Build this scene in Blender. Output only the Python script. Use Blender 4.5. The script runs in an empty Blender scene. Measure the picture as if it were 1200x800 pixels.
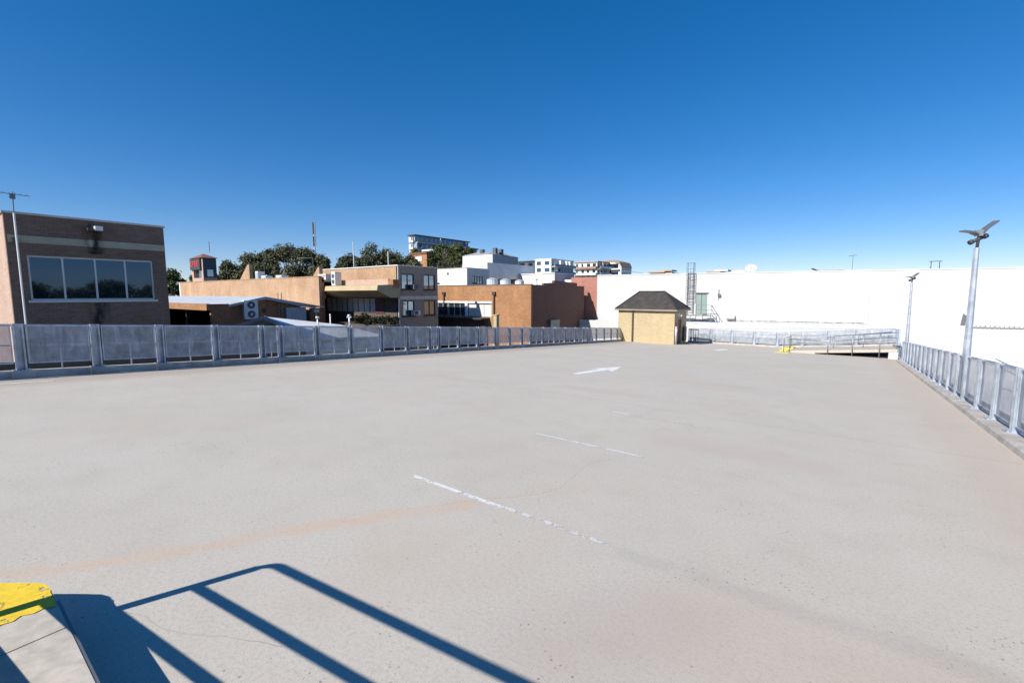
import bpy, math, random
from mathutils import Vector, noise as mnoise
R = math.radians
random.seed(7)
S = bpy.context.scene
col = S.collection

# ------------------------------------------------------------------ camera, light, exposure
SL = -0.0626                       # fall of the car park deck along +Y
cam = bpy.data.objects.new('camera', bpy.data.cameras.new('camera')); col.objects.link(cam)
cam.data.sensor_width = 36; cam.data.lens = 15.99
cam.data.clip_start = .05; cam.data.clip_end = 3000
cam.location = (0, 0, 1.76)
cam.rotation_euler = (R(90 - 5.89), 0, R(37.17))
S.camera = cam

SUN = Vector((-0.1756, -0.7896, 0.5878)).normalized()
w = bpy.data.worlds.new('World'); S.world = w; w.use_nodes = True
nt = w.node_tree
sky = nt.nodes.new('ShaderNodeTexSky'); sky.sky_type = 'NISHITA'; sky.sun_disc = False
sky.sun_elevation = math.asin(SUN.z); sky.sun_rotation = math.atan2(SUN.x, SUN.y)
sky.altitude = 0; sky.air_density = .8; sky.dust_density = .1; sky.ozone_density = 4
bg = nt.nodes['Background']; bg.inputs[1].default_value = .119
gm = nt.nodes.new('ShaderNodeGamma'); gm.inputs[1].default_value = .8
nt.links.new(sky.outputs[0], gm.inputs[0])
hs = nt.nodes.new('ShaderNodeHueSaturation'); hs.inputs['Saturation'].default_value = 1.48
nt.links.new(gm.outputs[0], hs.inputs['Color'])
tm = nt.nodes.new('ShaderNodeMix'); tm.data_type = 'RGBA'; tm.blend_type = 'MULTIPLY'; tm.inputs[0].default_value = 1
tm.inputs[7].default_value = (1.12, 1.0, 1.09, 1)
nt.links.new(hs.outputs[0], tm.inputs[6]); nt.links.new(tm.outputs[2], bg.inputs[0])
sun = bpy.data.objects.new('sun', bpy.data.lights.new('sun', 'SUN')); col.objects.link(sun)
sun.data.energy = 5; sun.data.angle = R(.53); sun.data.color = (1, .945, .86)
sun.rotation_euler = SUN.to_track_quat('Z', 'Y').to_euler()
S.view_settings.view_transform = 'Standard'; S.view_settings.look = 'None'
S.view_settings.exposure = .5; S.view_settings.gamma = 1
S.render.film_transparent = False
S.cycles.max_bounces = 8; S.cycles.transparent_max_bounces = 16

# ------------------------------------------------------------------ node helpers
class NT:
    def __init__(s, name):
        s.m = bpy.data.materials.new(name); s.m.use_nodes = True; s.t = s.m.node_tree
        s.b = s.t.nodes['Principled BSDF']; s.out = s.t.nodes['Material Output']
        s.geo = None
    def n(s, typ, **k):
        x = s.t.nodes.new(typ)
        for a, v in k.items(): setattr(x, a, v)
        return x
    def put(s, sock, v):
        if hasattr(v, 'links') or isinstance(v, bpy.types.NodeSocket): s.t.links.new(v, sock)
        else: sock.default_value = v
    def pos(s):
        if not s.geo: s.geo = s.n('ShaderNodeNewGeometry')
        return s.geo.outputs['Position']
    def math(s, op, a, b=0., c=0., clamp=False):
        x = s.n('ShaderNodeMath', operation=op); x.use_clamp = clamp
        s.put(x.inputs[0], a); s.put(x.inputs[1], b); s.put(x.inputs[2], c); return x.outputs[0]
    def vm(s, op, a, b=(0, 0, 0), out=0):
        x = s.n('ShaderNodeVectorMath', operation=op); s.put(x.inputs[0], a); s.put(x.inputs[1], b); return x.outputs[out]
    def scale(s, a, f):
        x = s.n('ShaderNodeVectorMath', operation='SCALE'); s.put(x.inputs[0], a); s.put(x.inputs['Scale'], f); return x.outputs[0]
    def noise(s, vec, sc, det=4, rough=.55, dist=0.):
        x = s.n('ShaderNodeTexNoise'); s.put(x.inputs['Vector'], vec); x.inputs['Scale'].default_value = sc
        x.inputs['Detail'].default_value = det; x.inputs['Roughness'].default_value = rough; x.inputs['Distortion'].default_value = dist
        return x.outputs[0]
    def ramp(s, v, lo, hi, a=0., b=1.):
        x = s.n('ShaderNodeMapRange'); s.put(x.inputs[0], v)
        for i, q in enumerate((lo, hi, a, b)): s.put(x.inputs[i + 1], q)
        x.interpolation_type = 'SMOOTHSTEP'; return x.outputs[0]
    def mix(s, f, a, b, mode='MIX'):
        x = s.n('ShaderNodeMix', data_type='RGBA', blend_type=mode)
        s.put(x.inputs[0], f)
        for i, q in ((6, a), (7, b)):
            s.put(x.inputs[i], (*q, 1) if isinstance(q, tuple) and len(q) == 3 else q)
        return x.outputs[2]
    def bump(s, h, st, d=.01):
        x = s.n('ShaderNodeBump'); x.inputs['Strength'].default_value = st; x.inputs['Distance'].default_value = d
        s.put(x.inputs['Height'], h); s.t.links.new(x.outputs[0], s.b.inputs['Normal'])
    def fin(s, color, rough=.8, metal=0., spec=None):
        s.put(s.b.inputs['Base Color'], (*color, 1) if isinstance(color, tuple) and len(color) == 3 else color)
        s.put(s.b.inputs['Roughness'], rough); s.put(s.b.inputs['Metallic'], metal)
        if spec is not None: s.b.inputs['Specular IOR Level'].default_value = spec
        return s.m
    def uz(s):                      # wall mapping: (x + y, z)
        x = s.n('ShaderNodeSeparateXYZ'); s.put(x.inputs[0], s.pos())
        c = s.n('ShaderNodeCombineXYZ'); s.put(c.inputs[0], s.math('ADD', x.outputs[0], x.outputs[1])); s.put(c.inputs[1], x.outputs[2])
        return c.outputs[0]
    def seg(s, p, a, b):            # plan distance to a segment
        a = Vector((*a, 0)); b = Vector((*b, 0)); d = b - a; L2 = d.dot(d)
        pa = s.vm('SUBTRACT', p, tuple(a))
        t = s.math('DIVIDE', s.vm('DOT_PRODUCT', pa, tuple(d), out=1), L2, clamp=True)
        return s.vm('LENGTH', s.vm('SUBTRACT', pa, s.scale(tuple(d), t)), out=1)

def plain(name, c, rough=.7, metal=0., var=.12, sc=1.5, spec=None, streak=False):
    g = NT(name); p = g.pos()
    if streak: p = g.vm('MULTIPLY', p, (1, 1, .12))
    n1 = g.noise(p, sc, 5, .6)
    lo = tuple(x * (1 - var) for x in c); hi = tuple(min(1, x * (1 + var)) for x in c)
    n2 = g.noise(g.pos(), sc * 9, 3)
    cc = g.mix(g.ramp(n1, .3, .7), lo, hi)
    cc = g.mix(g.math('MULTIPLY', g.ramp(n2, .35, .7), .25), cc, tuple(x * .8 for x in c))
    return g.fin(cc, rough, metal, spec)

def brick(name, c1, c2, mortar, sc=1., stain=.25, bw=.24, bh=.086, ms=.012):
    g = NT(name); v = g.uz()
    x = g.n('ShaderNodeTexBrick'); g.put(x.inputs['Vector'], v)
    x.inputs['Scale'].default_value = 1; x.inputs['Brick Width'].default_value = bw * sc; x.inputs['Row Height'].default_value = bh * sc
    x.inputs['Mortar Size'].default_value = ms * sc; x.inputs['Mortar Smooth'].default_value = .3; x.inputs['Bias'].default_value = 0
    x.inputs['Color1'].default_value = (*c1, 1); x.inputs['Color2'].default_value = (*c2, 1); x.inputs['Mortar'].default_value = (*mortar, 1)
    n1 = g.noise(g.pos(), .45, 5, .62)
    n2 = g.noise(g.vm('MULTIPLY', g.pos(), (1, 1, .15)), 1.4, 4, .6)
    cc = g.mix(g.math('MULTIPLY', g.ramp(n1, .38, .7), stain), x.outputs[0], tuple(a * .55 for a in c1))
    cc = g.mix(g.math('MULTIPLY', g.ramp(n2, .5, .72), stain * .9), cc, tuple(min(1, a * 1.35) for a in c2))
    # every few bricks burnt darker
    n3 = g.noise(g.vm('MULTIPLY', g.pos(), (1, 1, 2.8)), 3.2, 2)
    cc = g.mix(g.math('MULTIPLY', g.ramp(n3, .56, .66), .3), cc, tuple(a * .6 for a in c1))
    g.bump(x.outputs['Fac'], .3, .004)
    return g.fin(cc, .9)

def deck_material():
    g = NT('deck_concrete'); p3 = g.pos()
    p = g.vm('MULTIPLY', p3, (1, 1, 0))
    wob = g.scale(g.vm('SUBTRACT', g.n('ShaderNodeTexNoise').outputs[1], (.5, .5, .5)), 1)
    nz = g.n('ShaderNodeTexNoise'); g.put(nz.inputs['Vector'], p); nz.inputs['Scale'].default_value = 2.2; nz.inputs['Detail'].default_value = 4
    pw = g.vm('ADD', p, g.vm('MULTIPLY', g.vm('SUBTRACT', nz.outputs[1], (.5, .5, .5)), (.16, .16, 0)))
    big = g.noise(p, .32, 6, .6); mid = g.noise(p, 1.7, 6, .65); streak = g.noise(g.vm('MULTIPLY', p, (.35, 1.6, 1)), .9, 5, .6)
    fine = g.noise(p, 38, 5, .7); grit = g.noise(p, 150, 2, .6)
    c = g.mix(g.ramp(big, .3, .7), (.495, .452, .385), (.53, .488, .42))
    c = g.mix(g.math('MULTIPLY', g.ramp(mid, .42, .72), .26), c, (.40, .36, .30))
    c = g.mix(g.math('MULTIPLY', g.ramp(streak, .5, .75), .2), c, (.56, .525, .465))
    c = g.mix(g.math('MULTIPLY', g.ramp(fine, .4, .75), .45), c, (.30, .28, .26))
    c = g.mix(g.math('MULTIPLY', g.ramp(grit, .55, .75), .4), c, (.57, .55, .52))
    c = g.mix(g.math('MULTIPLY', g.ramp(grit, .45, .3), .55), c, (.2, .185, .17))
    # warm, washed patches
    warm = g.noise(g.vm('ADD', p, (31, 7, 0)), .5, 5, .6)
    c = g.mix(g.math('MULTIPLY', g.ramp(warm, .5, .72), .3), c, (.49, .405, .325))
    # pits
    vo = g.n('ShaderNodeTexVoronoi'); g.put(vo.inputs['Vector'], p); vo.inputs['Scale'].default_value = 34; vo.inputs['Randomness'].default_value = 1
    pitmask = g.ramp(g.noise(g.vm('ADD', p, (3, 55, 0)), .9, 5, .7), .50, .60)
    sep = g.n('ShaderNodeSeparateColor'); g.put(sep.inputs[0], vo.outputs['Color'])
    pick = g.math('GREATER_THAN', sep.outputs[0], .35)
    pit = g.math('MULTIPLY', g.math('MULTIPLY', g.math('LESS_THAN', vo.outputs[0], g.math('MULTIPLY', sep.outputs[1], .27)), pick), pitmask)
    c = g.mix(g.math('MULTIPLY', pit, .6), c, (.085, .07, .06))
    vo2 = g.n('ShaderNodeTexVoronoi'); g.put(vo2.inputs['Vector'], p); vo2.inputs['Scale'].default_value = 9
    sp2 = g.n('ShaderNodeSeparateColor'); g.put(sp2.inputs[0], vo2.outputs['Color'])
    pit2 = g.math('MULTIPLY', g.math('LESS_THAN', vo2.outputs[0], .07), g.math('GREATER_THAN', sp2.outputs[0], .8))
    c = g.mix(g.math('MULTIPLY', pit2, .45), c, (.13, .11, .1))
    # rust coloured run-off band
    def band(pts, w0, w1, colr, amt, c, ref=None):
        d = None
        for a, b in zip(pts[:-1], pts[1:]):
            q = g.seg(ref or pw, a, b); d = q if d is None else g.math('MINIMUM', d, q)
        m = g.math('MULTIPLY', g.ramp(d, w0, w1, 1, 0), amt)
        return g.mix(m, c, colr)
    brk = g.ramp(g.noise(g.vm('ADD', p, (9, 2, 0)), 1.2, 5, .65), .3, .6, .35, 1)
    brk2 = g.ramp(g.noise(g.vm('ADD', p, (19, 12, 0)), 2.6, 5, .7), .3, .68, .3, 1)
    c = band([(-4.9, -.4), (-4.05, .42), (-3.77, .97), (-3.53, 1.63), (-3.15, 2.35), (-2.8, 2.95)], .0, g.math('MULTIPLY', brk2, .24), (.56, .38, .25), g.math('MULTIPLY', brk, .5), c)
    c = band([(-2.8, 2.95), (-2.45, 3.9)], .0, .1, (.54, .40, .29), g.math('MULTIPLY', brk, .25), c)
    c = band([(-1.3, 3.12), (-.45, 3.16), (.1, 3.2), (.81, 3.22), (2.1, 3.25)], .03, .16, (.25, .24, .235), g.math('MULTIPLY', brk, .2), c)
    c = band([(-.4, 2.7), (.9, 2.75)], .1, .75, (.46, .36, .27), .3, c)
    c = band([(-1.2, 1.9), (-.8, 2.6)], .05, .5, (.4, .33, .29), .35, c)
    c = band([(1.75, -4), (1.75, 38)], .1, .85, (.45, .36, .285), .34, c)
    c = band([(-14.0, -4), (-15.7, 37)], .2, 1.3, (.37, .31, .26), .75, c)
    for k, (y0, x0) in enumerate([(6.7, -1.2), (10.2, -5), (14, -3.2), (8.9, -9)]):
        c = band([(x0 - .9, y0), (x0 + .8, y0 + .1)], .05, .6, (.46, .37, .32), .35, c)
    # cracks
    fw = g.vm('ADD', p, g.vm('MULTIPLY', g.vm('SUBTRACT', nz.outputs[1], (.5, .5, .5)), (.14, .14, 0)))
    c = band([(-3.15, 2.55), (-2.45, 3.65), (-2.36, 3.95), (-2.5, 4.9), (-2.3, 5.5)], .001, .008, (.24, .22, .2), g.math('MULTIPLY', brk, .4), c, fw)
    c = band([(-3.3, .55), (-2.85, .68), (-2.3, 1.05)], .001, .007, (.22, .2, .18), g.math('MULTIPLY', brk, .5), c, fw)
    c = band([(-1.9, 7.0), (-3.2, 8.1), (-3.0, 9.2)], .001, .01, (.26, .24, .22), g.math('MULTIPLY', brk, .5), c, fw)
    c = band([(-9.5, 9), (-5, 9.1), (-1, 9.05), (2, 9.1)], .003, .02, (.27, .25, .23), .5, c)
    c = band([(-14, 21), (-6, 21.1), (2, 21)], .01, .04, (.27, .25, .23), .5, c)
    g.bump(g.math('ADD', g.math('MULTIPLY', fine, .6), g.math('MULTIPLY', grit, .4)), .35, .006)
    return g.fin(c, .88, 0, .3)

def galv(name, base=(.36, .40, .46), metal=.45, rough=.5, alpha=0., streaks=False):
    g = NT(name)
    n = g.noise(g.pos(), 3.0, 5, .65); v = g.n('ShaderNodeTexVoronoi'); g.put(v.inputs['Vector'], g.pos()); v.inputs['Scale'].default_value = 45
    s2 = g.n('ShaderNodeSeparateColor'); g.put(s2.inputs[0], v.outputs['Color'])
    c = g.mix(g.ramp(n, .3, .7), tuple(a * .72 for a in base), tuple(min(1, a * 1.2) for a in base))
    c = g.mix(g.math('MULTIPLY', s2.outputs[0], .22), c, tuple(a * .6 for a in base))
    if streaks:
        q = g.vm('ADD', g.pos(), g.scale(g.pos(), 0.))
        n3 = g.noise(g.vm('MULTIPLY', g.vm('ADD', g.pos(), (0, 0, 0)), (1.1, 1.1, .55)), 2.3, 6, .6, 1.2)
        c = g.mix(g.math('MULTIPLY', g.ramp(n3, .46, .68), .75), c, tuple(min(1, a * 1.45) for a in base))
        n4 = g.noise(g.vm('MULTIPLY', g.pos(), (3, 3, .25)), 6, 4, .6)
        c = g.mix(g.math('MULTIPLY', g.ramp(n4, .5, .7), .4), c, tuple(a * .5 for a in base))
        n5 = g.noise(g.pos(), 9, 3, .6)
        c = g.mix(g.math('MULTIPLY', g.ramp(n5, .62, .7), .4), c, tuple(a * .35 for a in base))
    m = g.fin(c, rough, metal)
    if alpha:
        tr = g.n('ShaderNodeBsdfTransparent'); mx = g.n('ShaderNodeMixShader')
        mx.inputs[0].default_value = alpha
        g.t.links.new(g.b.outputs[0], mx.inputs[1]); g.t.links.new(tr.outputs[0], mx.inputs[2]); g.t.links.new(mx.outputs[0], g.out.inputs[0])
    return m

def worn_paint(name, c, keep=.5, sc=14, bigsc=1.6):
    g = NT(name)
    n = g.noise(g.pos(), sc, 6, .7); b = g.noise(g.pos(), bigsc, 3, .5)
    v = g.math('ADD', g.math('MULTIPLY', n, .5), g.math('MULTIPLY', b, .5))
    cc = g.mix(g.ramp(g.noise(g.pos(), 30, 4, .7), .35, .7), tuple(a * .82 for a in c), c)
    m = g.fin(cc, .75)
    tr = g.n('ShaderNodeBsdfTransparent'); mx = g.n('ShaderNodeMixShader')
    g.put(mx.inputs[0], g.ramp(v, keep - .035, keep + .035, 1, 0))
    g.t.links.new(g.b.outputs[0], mx.inputs[1]); g.t.links.new(tr.outputs[0], mx.inputs[2]); g.t.links.new(mx.outputs[0], g.out.inputs[0])
    return m

def corrugated(name, c, axis='x', pitch=.19, rough=.45, metal=.0):
    g = NT(name); s = g.n('ShaderNodeSeparateXYZ'); g.put(s.inputs[0], g.pos())
    u = {'x': s.outputs[0], 'y': s.outputs[1], 'z': s.outputs[2]}[axis]
    wv = g.math('SINE', g.math('MULTIPLY', u, 2 * math.pi / pitch))
    n = g.noise(g.pos(), .8, 4)
    cc = g.mix(g.ramp(n, .3, .7), tuple(a * .85 for a in c), c)
    cc = g.mix(g.math('MULTIPLY', g.ramp(wv, -1, -.5, 1, 0), .35), cc, tuple(a * .55 for a in c))
    g.bump(wv, .6, .02)
    return g.fin(cc, rough, metal)

def glass(name, c=(.012, .022, .035), refl=.16, rough=.03, tint=(.62, .82, 1, 1)):
    g = NT(name); g.fin(c, .05, 0, .5)
    gl = g.n('ShaderNodeBsdfGlossy'); gl.inputs['Roughness'].default_value = rough; gl.inputs['Color'].default_value = tint
    mx = g.n('ShaderNodeMixShader'); mx.inputs[0].default_value = refl
    g.t.links.new(g.b.outputs[0], mx.inputs[1]); g.t.links.new(gl.outputs[0], mx.inputs[2]); g.t.links.new(mx.outputs[0], g.out.inputs[0])
    return g.m

def leafmat(name, a, b):
    g = NT(name)
    rnd = g.n('ShaderNodeNewGeometry').outputs['Random Per Island']
    n = g.noise(g.pos(), .35, 3)
    c = g.mix(rnd, a, b); c = g.mix(g.math('MULTIPLY', g.ramp(n, .4, .65), .5), c, tuple(x * .6 for x in a))
    return g.fin(c, .6, 0, .3)

M = {}
M['deck'] = deck_material()
M['kerb'] = plain('kerb_concrete', (.42, .385, .345), .9, var=.22, sc=2.2)
M['slab'] = plain('ramp_concrete', (.45, .41, .35), .9, var=.16, sc=11)
M['galv'] = galv('galvanised_steel', (.43, .48, .55), .45, .42)
M['galv2'] = galv('galvanised_pole', (.40, .44, .50), .35, .5)
M['mesh'] = galv('perforated_sheet', (.35, .385, .435), .25, .5, alpha=.27, streaks=True)
M['steel'] = plain('weathered_steel', (.18, .19, .2), .5, .5)
M['ladder'] = plain('ladder_steel', (.10, .11, .13), .5, .3)
M['rail'] = plain('rail_tube', (.28, .30, .32), .4, .6)
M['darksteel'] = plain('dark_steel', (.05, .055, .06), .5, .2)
M['white_line'] = worn_paint('worn_white_line', (.74, .74, .72), .462, 16, 3.1)
M['mid_line'] = worn_paint('thin_worn_white_line', (.68, .68, .66), .435, 18, 6)
M['ghost_line'] = worn_paint('ghost_white_line', (.64, .64, .62), .495, 22, 6)
M['white_arrow'] = worn_paint('worn_white_arrow', (.80, .80, .77), .37)
M['yellow'] = worn_paint('worn_yellow_paint', (.80, .56, .03), .405, 34, 9)
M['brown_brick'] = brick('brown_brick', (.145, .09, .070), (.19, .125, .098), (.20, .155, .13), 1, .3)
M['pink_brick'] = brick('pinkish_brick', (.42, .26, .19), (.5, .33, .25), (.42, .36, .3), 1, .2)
M['tan_brick'] = brick('tan_brick', (.37, .215, .12), (.46, .275, .16), (.38, .30, .21), 1, .4)
M['orange_brick'] = brick('orange_brick', (.29, .125, .048), (.42, .195, .075), (.33, .235, .155), 1, .35)
M['brown2'] = brick('umber_brick', (.30, .115, .05), (.40, .17, .08), (.24, .16, .11), 1, .4)
M['side_brick'] = brick('umber_red_brick', (.16, .07, .05), (.2, .095, .065), (.15, .1, .085), 1, .25)
M['red_brick'] = brick('red_brick', (.34, .115, .08), (.43, .17, .12), (.35, .24, .2), 1, .25)
M['grey_brick'] = brick('fawn_brick', (.30, .235, .18), (.37, .29, .225), (.33, .29, .25), 1, .2)
M['cream_brick'] = brick('cream_brick', (.43, .335, .19), (.50, .395, .23), (.40, .33, .22), 1, .12)
M['white_wall'] = plain('white_painted_wall', (.525, .525, .52), .6, var=.055, sc=.6, streak=True)
M['white_roof'] = corrugated('white_roof_sheet', (.76, .76, .76), 'x', .3, .5)
M['cream_wall'] = plain('cream_render', (.62, .59, .53), .8, var=.05, streak=True)
M['grey_wall'] = plain('grey_render', (.40, .42, .44), .8, var=.06)
M['grey_stripe'] = corrugated('ribbed_grey_wall', (.42, .45, .5), 'y', .35)
M['band'] = plain('painted_band', (.36, .34, .26), .7)
M['coping'] = plain('metal_coping', (.5, .48, .45), .5, .2)
M['white'] = plain('white_paint', (.78, .78, .76), .55, var=.05)
M['frame'] = plain('aluminium_frame', (.55, .56, .57), .4, .3, .05)
M['darkframe'] = plain('dark_window_frame', (.03, .032, .035), .5)
M['glass'] = glass('dark_glass')
M['blindglass'] = glass('glass_over_blinds', (.66, .65, .63), .10, .05)
M['glass2'] = glass('tinted_glass', (.03, .045, .06), .3, .05)
M['tintglass'] = glass('solar_film_glass', (.002, .009, .018), .085, .015, (.14, .50, 1, 1))
M['zinc'] = corrugated('pale_roof_sheet', (.60, .62, .64), 'x', .2, .4, .1)
M['zinc_y'] = corrugated('ribbed_blue_grey_sheet', (.38, .42, .48), 'y', .28, .5)
M['fascia'] = plain('blue_grey_fascia', (.38, .41, .46), .6)
M['tile_dark'] = None
M['awning'] = plain('awning_fabric', (.42, .34, .20), .8, var=.07)
M['awning_edge'] = plain('awning_end', (.55, .43, .2), .8)
M['under'] = plain('dark_soffit_and_shade', (.10, .075, .06), .9)  # soffit colour, also painted shade on walls below awning and windows
M['curtain'] = plain('pale_blinds', (.34, .33, .32), .8, var=.1, sc=3)
M['ac'] = plain('ac_casing', (.72, .72, .69), .5, var=.04)
M['fan'] = plain('fan_grille', (.07, .09, .13), .6)
M['terracotta'] = plain('terracotta', (.20, .085, .06), .8)
M['navy'] = plain('navy_surface', (.045, .06, .09), .6)
M['sign_dark'] = plain('dark_sign_face', (.045, .05, .055), .6)
M['sign_red'] = plain('red_sign_lettering', (.6, .04, .05), .5)
M['greendoor'] = plain('green_door', (.22, .29, .26), .6, var=.05)
M['blackvoid'] = plain('dark_interior', (.02, .017, .015), .95)
M['darkdoor'] = plain('maroon_door', (.10, .03, .03), .6)
M['pipe'] = plain('downpipe', (.27, .23, .17), .6)
M['pipedark'] = plain('dark_downpipe', (.06, .045, .04), .6)
M['bark'] = plain('eucalypt_bark', (.28, .23, .18), .9, sc=2, var=.3)
M['leaf'] = leafmat('eucalypt_leaves', (.065, .075, .034), (.15, .15, .075))
M['leaf2'] = leafmat('bush_leaves', (.045, .075, .02), (.10, .13, .035))
M['leaf3'] = leafmat('yellow_green_leaves', (.12, .13, .02), (.2, .19, .04))
M['plant'] = leafmat('shade_dark_leaves', (.008, .014, .006), (.018, .03, .01))  # near-black green carries the shade under the awning
M['roof_grey'] = plain('flat_roof_grey', (.30, .31, .32), .8)
M['apt_white'] = plain('apartment_render', (.70, .71, .71), .7, var=.06)
M['apt_grey'] = plain('apartment_grey', (.26, .30, .35), .7)
M['apt_dark'] = plain('apartment_dark', (.08, .09, .11), .6)
M['apt_tan'] = plain('apartment_tan', (.42, .31, .23), .8)
M['apt_orange'] = plain('apartment_orange', (.34, .22, .15), .8)
M['dish'] = plain('dish_paint', (.5, .49, .46), .5, var=.04)

def tiles_mat():
    g = NT('brown_roof_tiles'); s = g.n('ShaderNodeSeparateXYZ'); g.put(s.inputs[0], g.pos())
    wv = g.math('FRACT', g.math('MULTIPLY', s.outputs[2], 5.2))
    u = g.math('SINE', g.math('MULTIPLY', g.math('ADD', s.outputs[0], s.outputs[1]), 2 * math.pi / .3))
    n = g.noise(g.pos(), 2.2, 4)
    c = g.mix(g.ramp(n, .3, .7), (.032, .026, .024), (.055, .046, .042))
    c = g.mix(g.ramp(wv, 0, .22, .8, 0), c, (.02, .016, .015))
    c = g.mix(g.math('MULTIPLY', g.ramp(u, .3, 1), .2), c, (.09, .08, .075))
    g.bump(g.math('ADD', wv, g.math('MULTIPLY', u, .4)), .6, .03)
    return g.fin(c, .8)
M['tile_dark'] = tiles_mat()
def ground_mat():
    g = NT('suburb_ground'); n = g.noise(g.pos(), .03, 6); n2 = g.noise(g.pos(), .4, 4)
    c = g.mix(g.ramp(n, .4, .6), (.06, .06, .058), (.06, .075, .03)); c = g.mix(g.math('MULTIPLY', n2, .4), c, (.14, .13, .12))
    return g.fin(c, .95)
M['ground'] = ground_mat()

# ------------------------------------------------------------------ mesh helpers
ORG = {}
class MB:
    def __init__(s, xf=None): s.v = []; s.f = []; s.xf = xf
    def add(s, vs, fs):
        k = len(s.v)
        for p in vs: s.v.append(Vector(s.xf(p)) if s.xf else Vector(p))
        s.f += [tuple(i + k for i in f) for f in fs]; return s
    def box(s, x0, x1, y0, y1, z0, z1):
        if x0 > x1: x0, x1 = x1, x0
        if y0 > y1: y0, y1 = y1, y0
        if z0 > z1: z0, z1 = z1, z0
        return s.add([(x0, y0, z0), (x1, y0, z0), (x1, y1, z0), (x0, y1, z0), (x0, y0, z1), (x1, y0, z1), (x1, y1, z1), (x0, y1, z1)],
                     [(0, 3, 2, 1), (4, 5, 6, 7), (0, 1, 5, 4), (1, 2, 6, 5), (2, 3, 7, 6), (3, 0, 4, 7)])
    def prism(s, poly, h0, h1, ax='z'):
        n = len(poly)
        def P(a, b, h): return {'z': (a, b, h), 'x': (h, a, b), 'y': (a, h, b)}[ax]
        vs = [P(a, b, h0) for a, b in poly] + [P(a, b, h1) for a, b in poly]
        fs = [tuple(range(n))[::-1], tuple(range(n, 2 * n))] + [(i, (i + 1) % n, n + (i + 1) % n, n + i) for i in range(n)]
        return s.add(vs, fs)
    def tube(s, pts, r, n=10, r1=None):
        pts = [Vector(p) for p in pts]; m = len(pts); rings = []
        a = None
        for i, p in enumerate(pts):
            d = (pts[min(i + 1, m - 1)] - pts[max(i - 1, 0)]).normalized()
            if a is None: a = d.cross(Vector((0, 0, 1)) if abs(d.z) < .9 else Vector((1, 0, 0)))
            a = (a - d * a.dot(d)).normalized(); b = d.cross(a)
            rr = r if r1 is None else r + (r1 - r) * i / (m - 1)
            rings.append([p + a * rr * math.cos(2 * math.pi * k / n) + b * rr * math.sin(2 * math.pi * k / n) for k in range(n)])
        vs = [tuple(q) for rg in rings for q in rg]; fs = []
        for i in range(m - 1):
            for k in range(n):
                k2 = (k + 1) % n; fs.append((i * n + k, i * n + k2, (i + 1) * n + k2, (i + 1) * n + k))
        fs.append(tuple(range(n))[::-1]); fs.append(tuple((m - 1) * n + k for k in range(n)))
        return s.add(vs, fs)
    def build(s, name, mat, parent=None, smooth=False):
        o = ORG[parent.name] if parent else Vector((0, 0, 0))
        me = bpy.data.meshes.new(name); me.from_pydata([tuple(p - o) for p in s.v], [], s.f); me.update()
        me.materials.append(mat)
        if smooth:
            for p in me.polygons: p.use_smooth = True
        ob = bpy.data.objects.new(name, me); col.objects.link(ob)
        if parent: ob.parent = parent
        ORG[ob.name] = o
        return ob

def fix_normals(ob):
    import bmesh
    b = bmesh.new(); b.from_mesh(ob.data); bmesh.ops.recalc_face_normals(b, faces=b.faces); b.to_mesh(ob.data); b.free(); return ob

def thing(name, label, cat, loc=(0, 0, 0), group=None):
    o = bpy.data.objects.new(name, None); col.objects.link(o); o.location = loc; o.empty_display_size = .3
    o['label'] = label; o['category'] = cat
    if group: o['group'] = group
    ORG[o.name] = Vector(loc); return o
def tag(o, label, cat, group=None):
    o['label'] = label; o['category'] = cat
    if group: o['group'] = group
    return o
def struct(o): o['kind'] = 'structure'; return o
def copy_thing(o, parent=None, loc=None):
    c = o.copy(); col.objects.link(c)
    if parent: c.parent = parent
    if loc: c.location = loc
    for ch in list(o.children): copy_thing(ch, c)
    return c

def facade(ax, c, sg, u0, u1, z0, z1, ops, th=.25):
    """wall with real openings. ax 'x': plane X=c, runs along Y; ax 'y': plane Y=c, runs along X. sg = outward sign"""
    mb = MB(); us = sorted({u0, u1, *[q for o in ops for q in o[:2]]})
    us = [u for u in us if u0 <= u <= u1]
    for a, b in zip(us[:-1], us[1:]):
        m = (a + b) / 2; cuts = sorted([(o[2], o[3]) for o in ops if o[0] < m < o[1]])
        z = z0
        for lo, hi in cuts + [(z1, None)]:
            if lo > z + 1e-4:
                if ax == 'x': mb.box(c - sg * th, c, a, b, z, lo)
                else: mb.box(a, b, c - sg * th, c, z, lo)
            z = hi if hi is not None else z
    return mb
def window(parent, ax, c, sg, ua, ub, za, zb, nx=2, nz=1, fw=.05, rec=.09, fm='darkframe', gm='glass', sill=None, label=None):
    f = MB(); g = MB()
    def bx(mb, a, b, lo, hi, d0, d1):
        if ax == 'x': mb.box(c - sg * d0, c - sg * d1, a, b, lo, hi)
        else: mb.box(a, b, c - sg * d0, c - sg * d1, lo, hi)
    r = rec
    bx(f, ua, ub, za, za + fw, r - .04, r + .05); bx(f, ua, ub, zb - fw, zb, r - .04, r + .05)
    for i in range(nx + 1):
        u = ua + (ub - ua) * i / nx; u = min(max(u, ua + fw / 2), ub - fw / 2)
        bx(f, u - fw / 2, u + fw / 2, za + fw, zb - fw, r - .038, r + .048)
    for k in range(1, nz):
        z = za + (zb - za) * k / nz; bx(f, ua + fw, ub - fw, z - fw / 2, z + fw / 2, r - .036, r + .046)
    if sill: bx(f, ua - .08, ub + .08, za - .09, za - .002, -.07, r)
    fo = f.build('window', M[fm], parent)
    bx(g, ua + .01, ub - .01, za + .01, zb - .01, r + .005, r + .02)
    g.build('pane', M[gm], fo)
    if label: fo['label'] = label
    return fo

def dz(y): return SL * y

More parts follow.
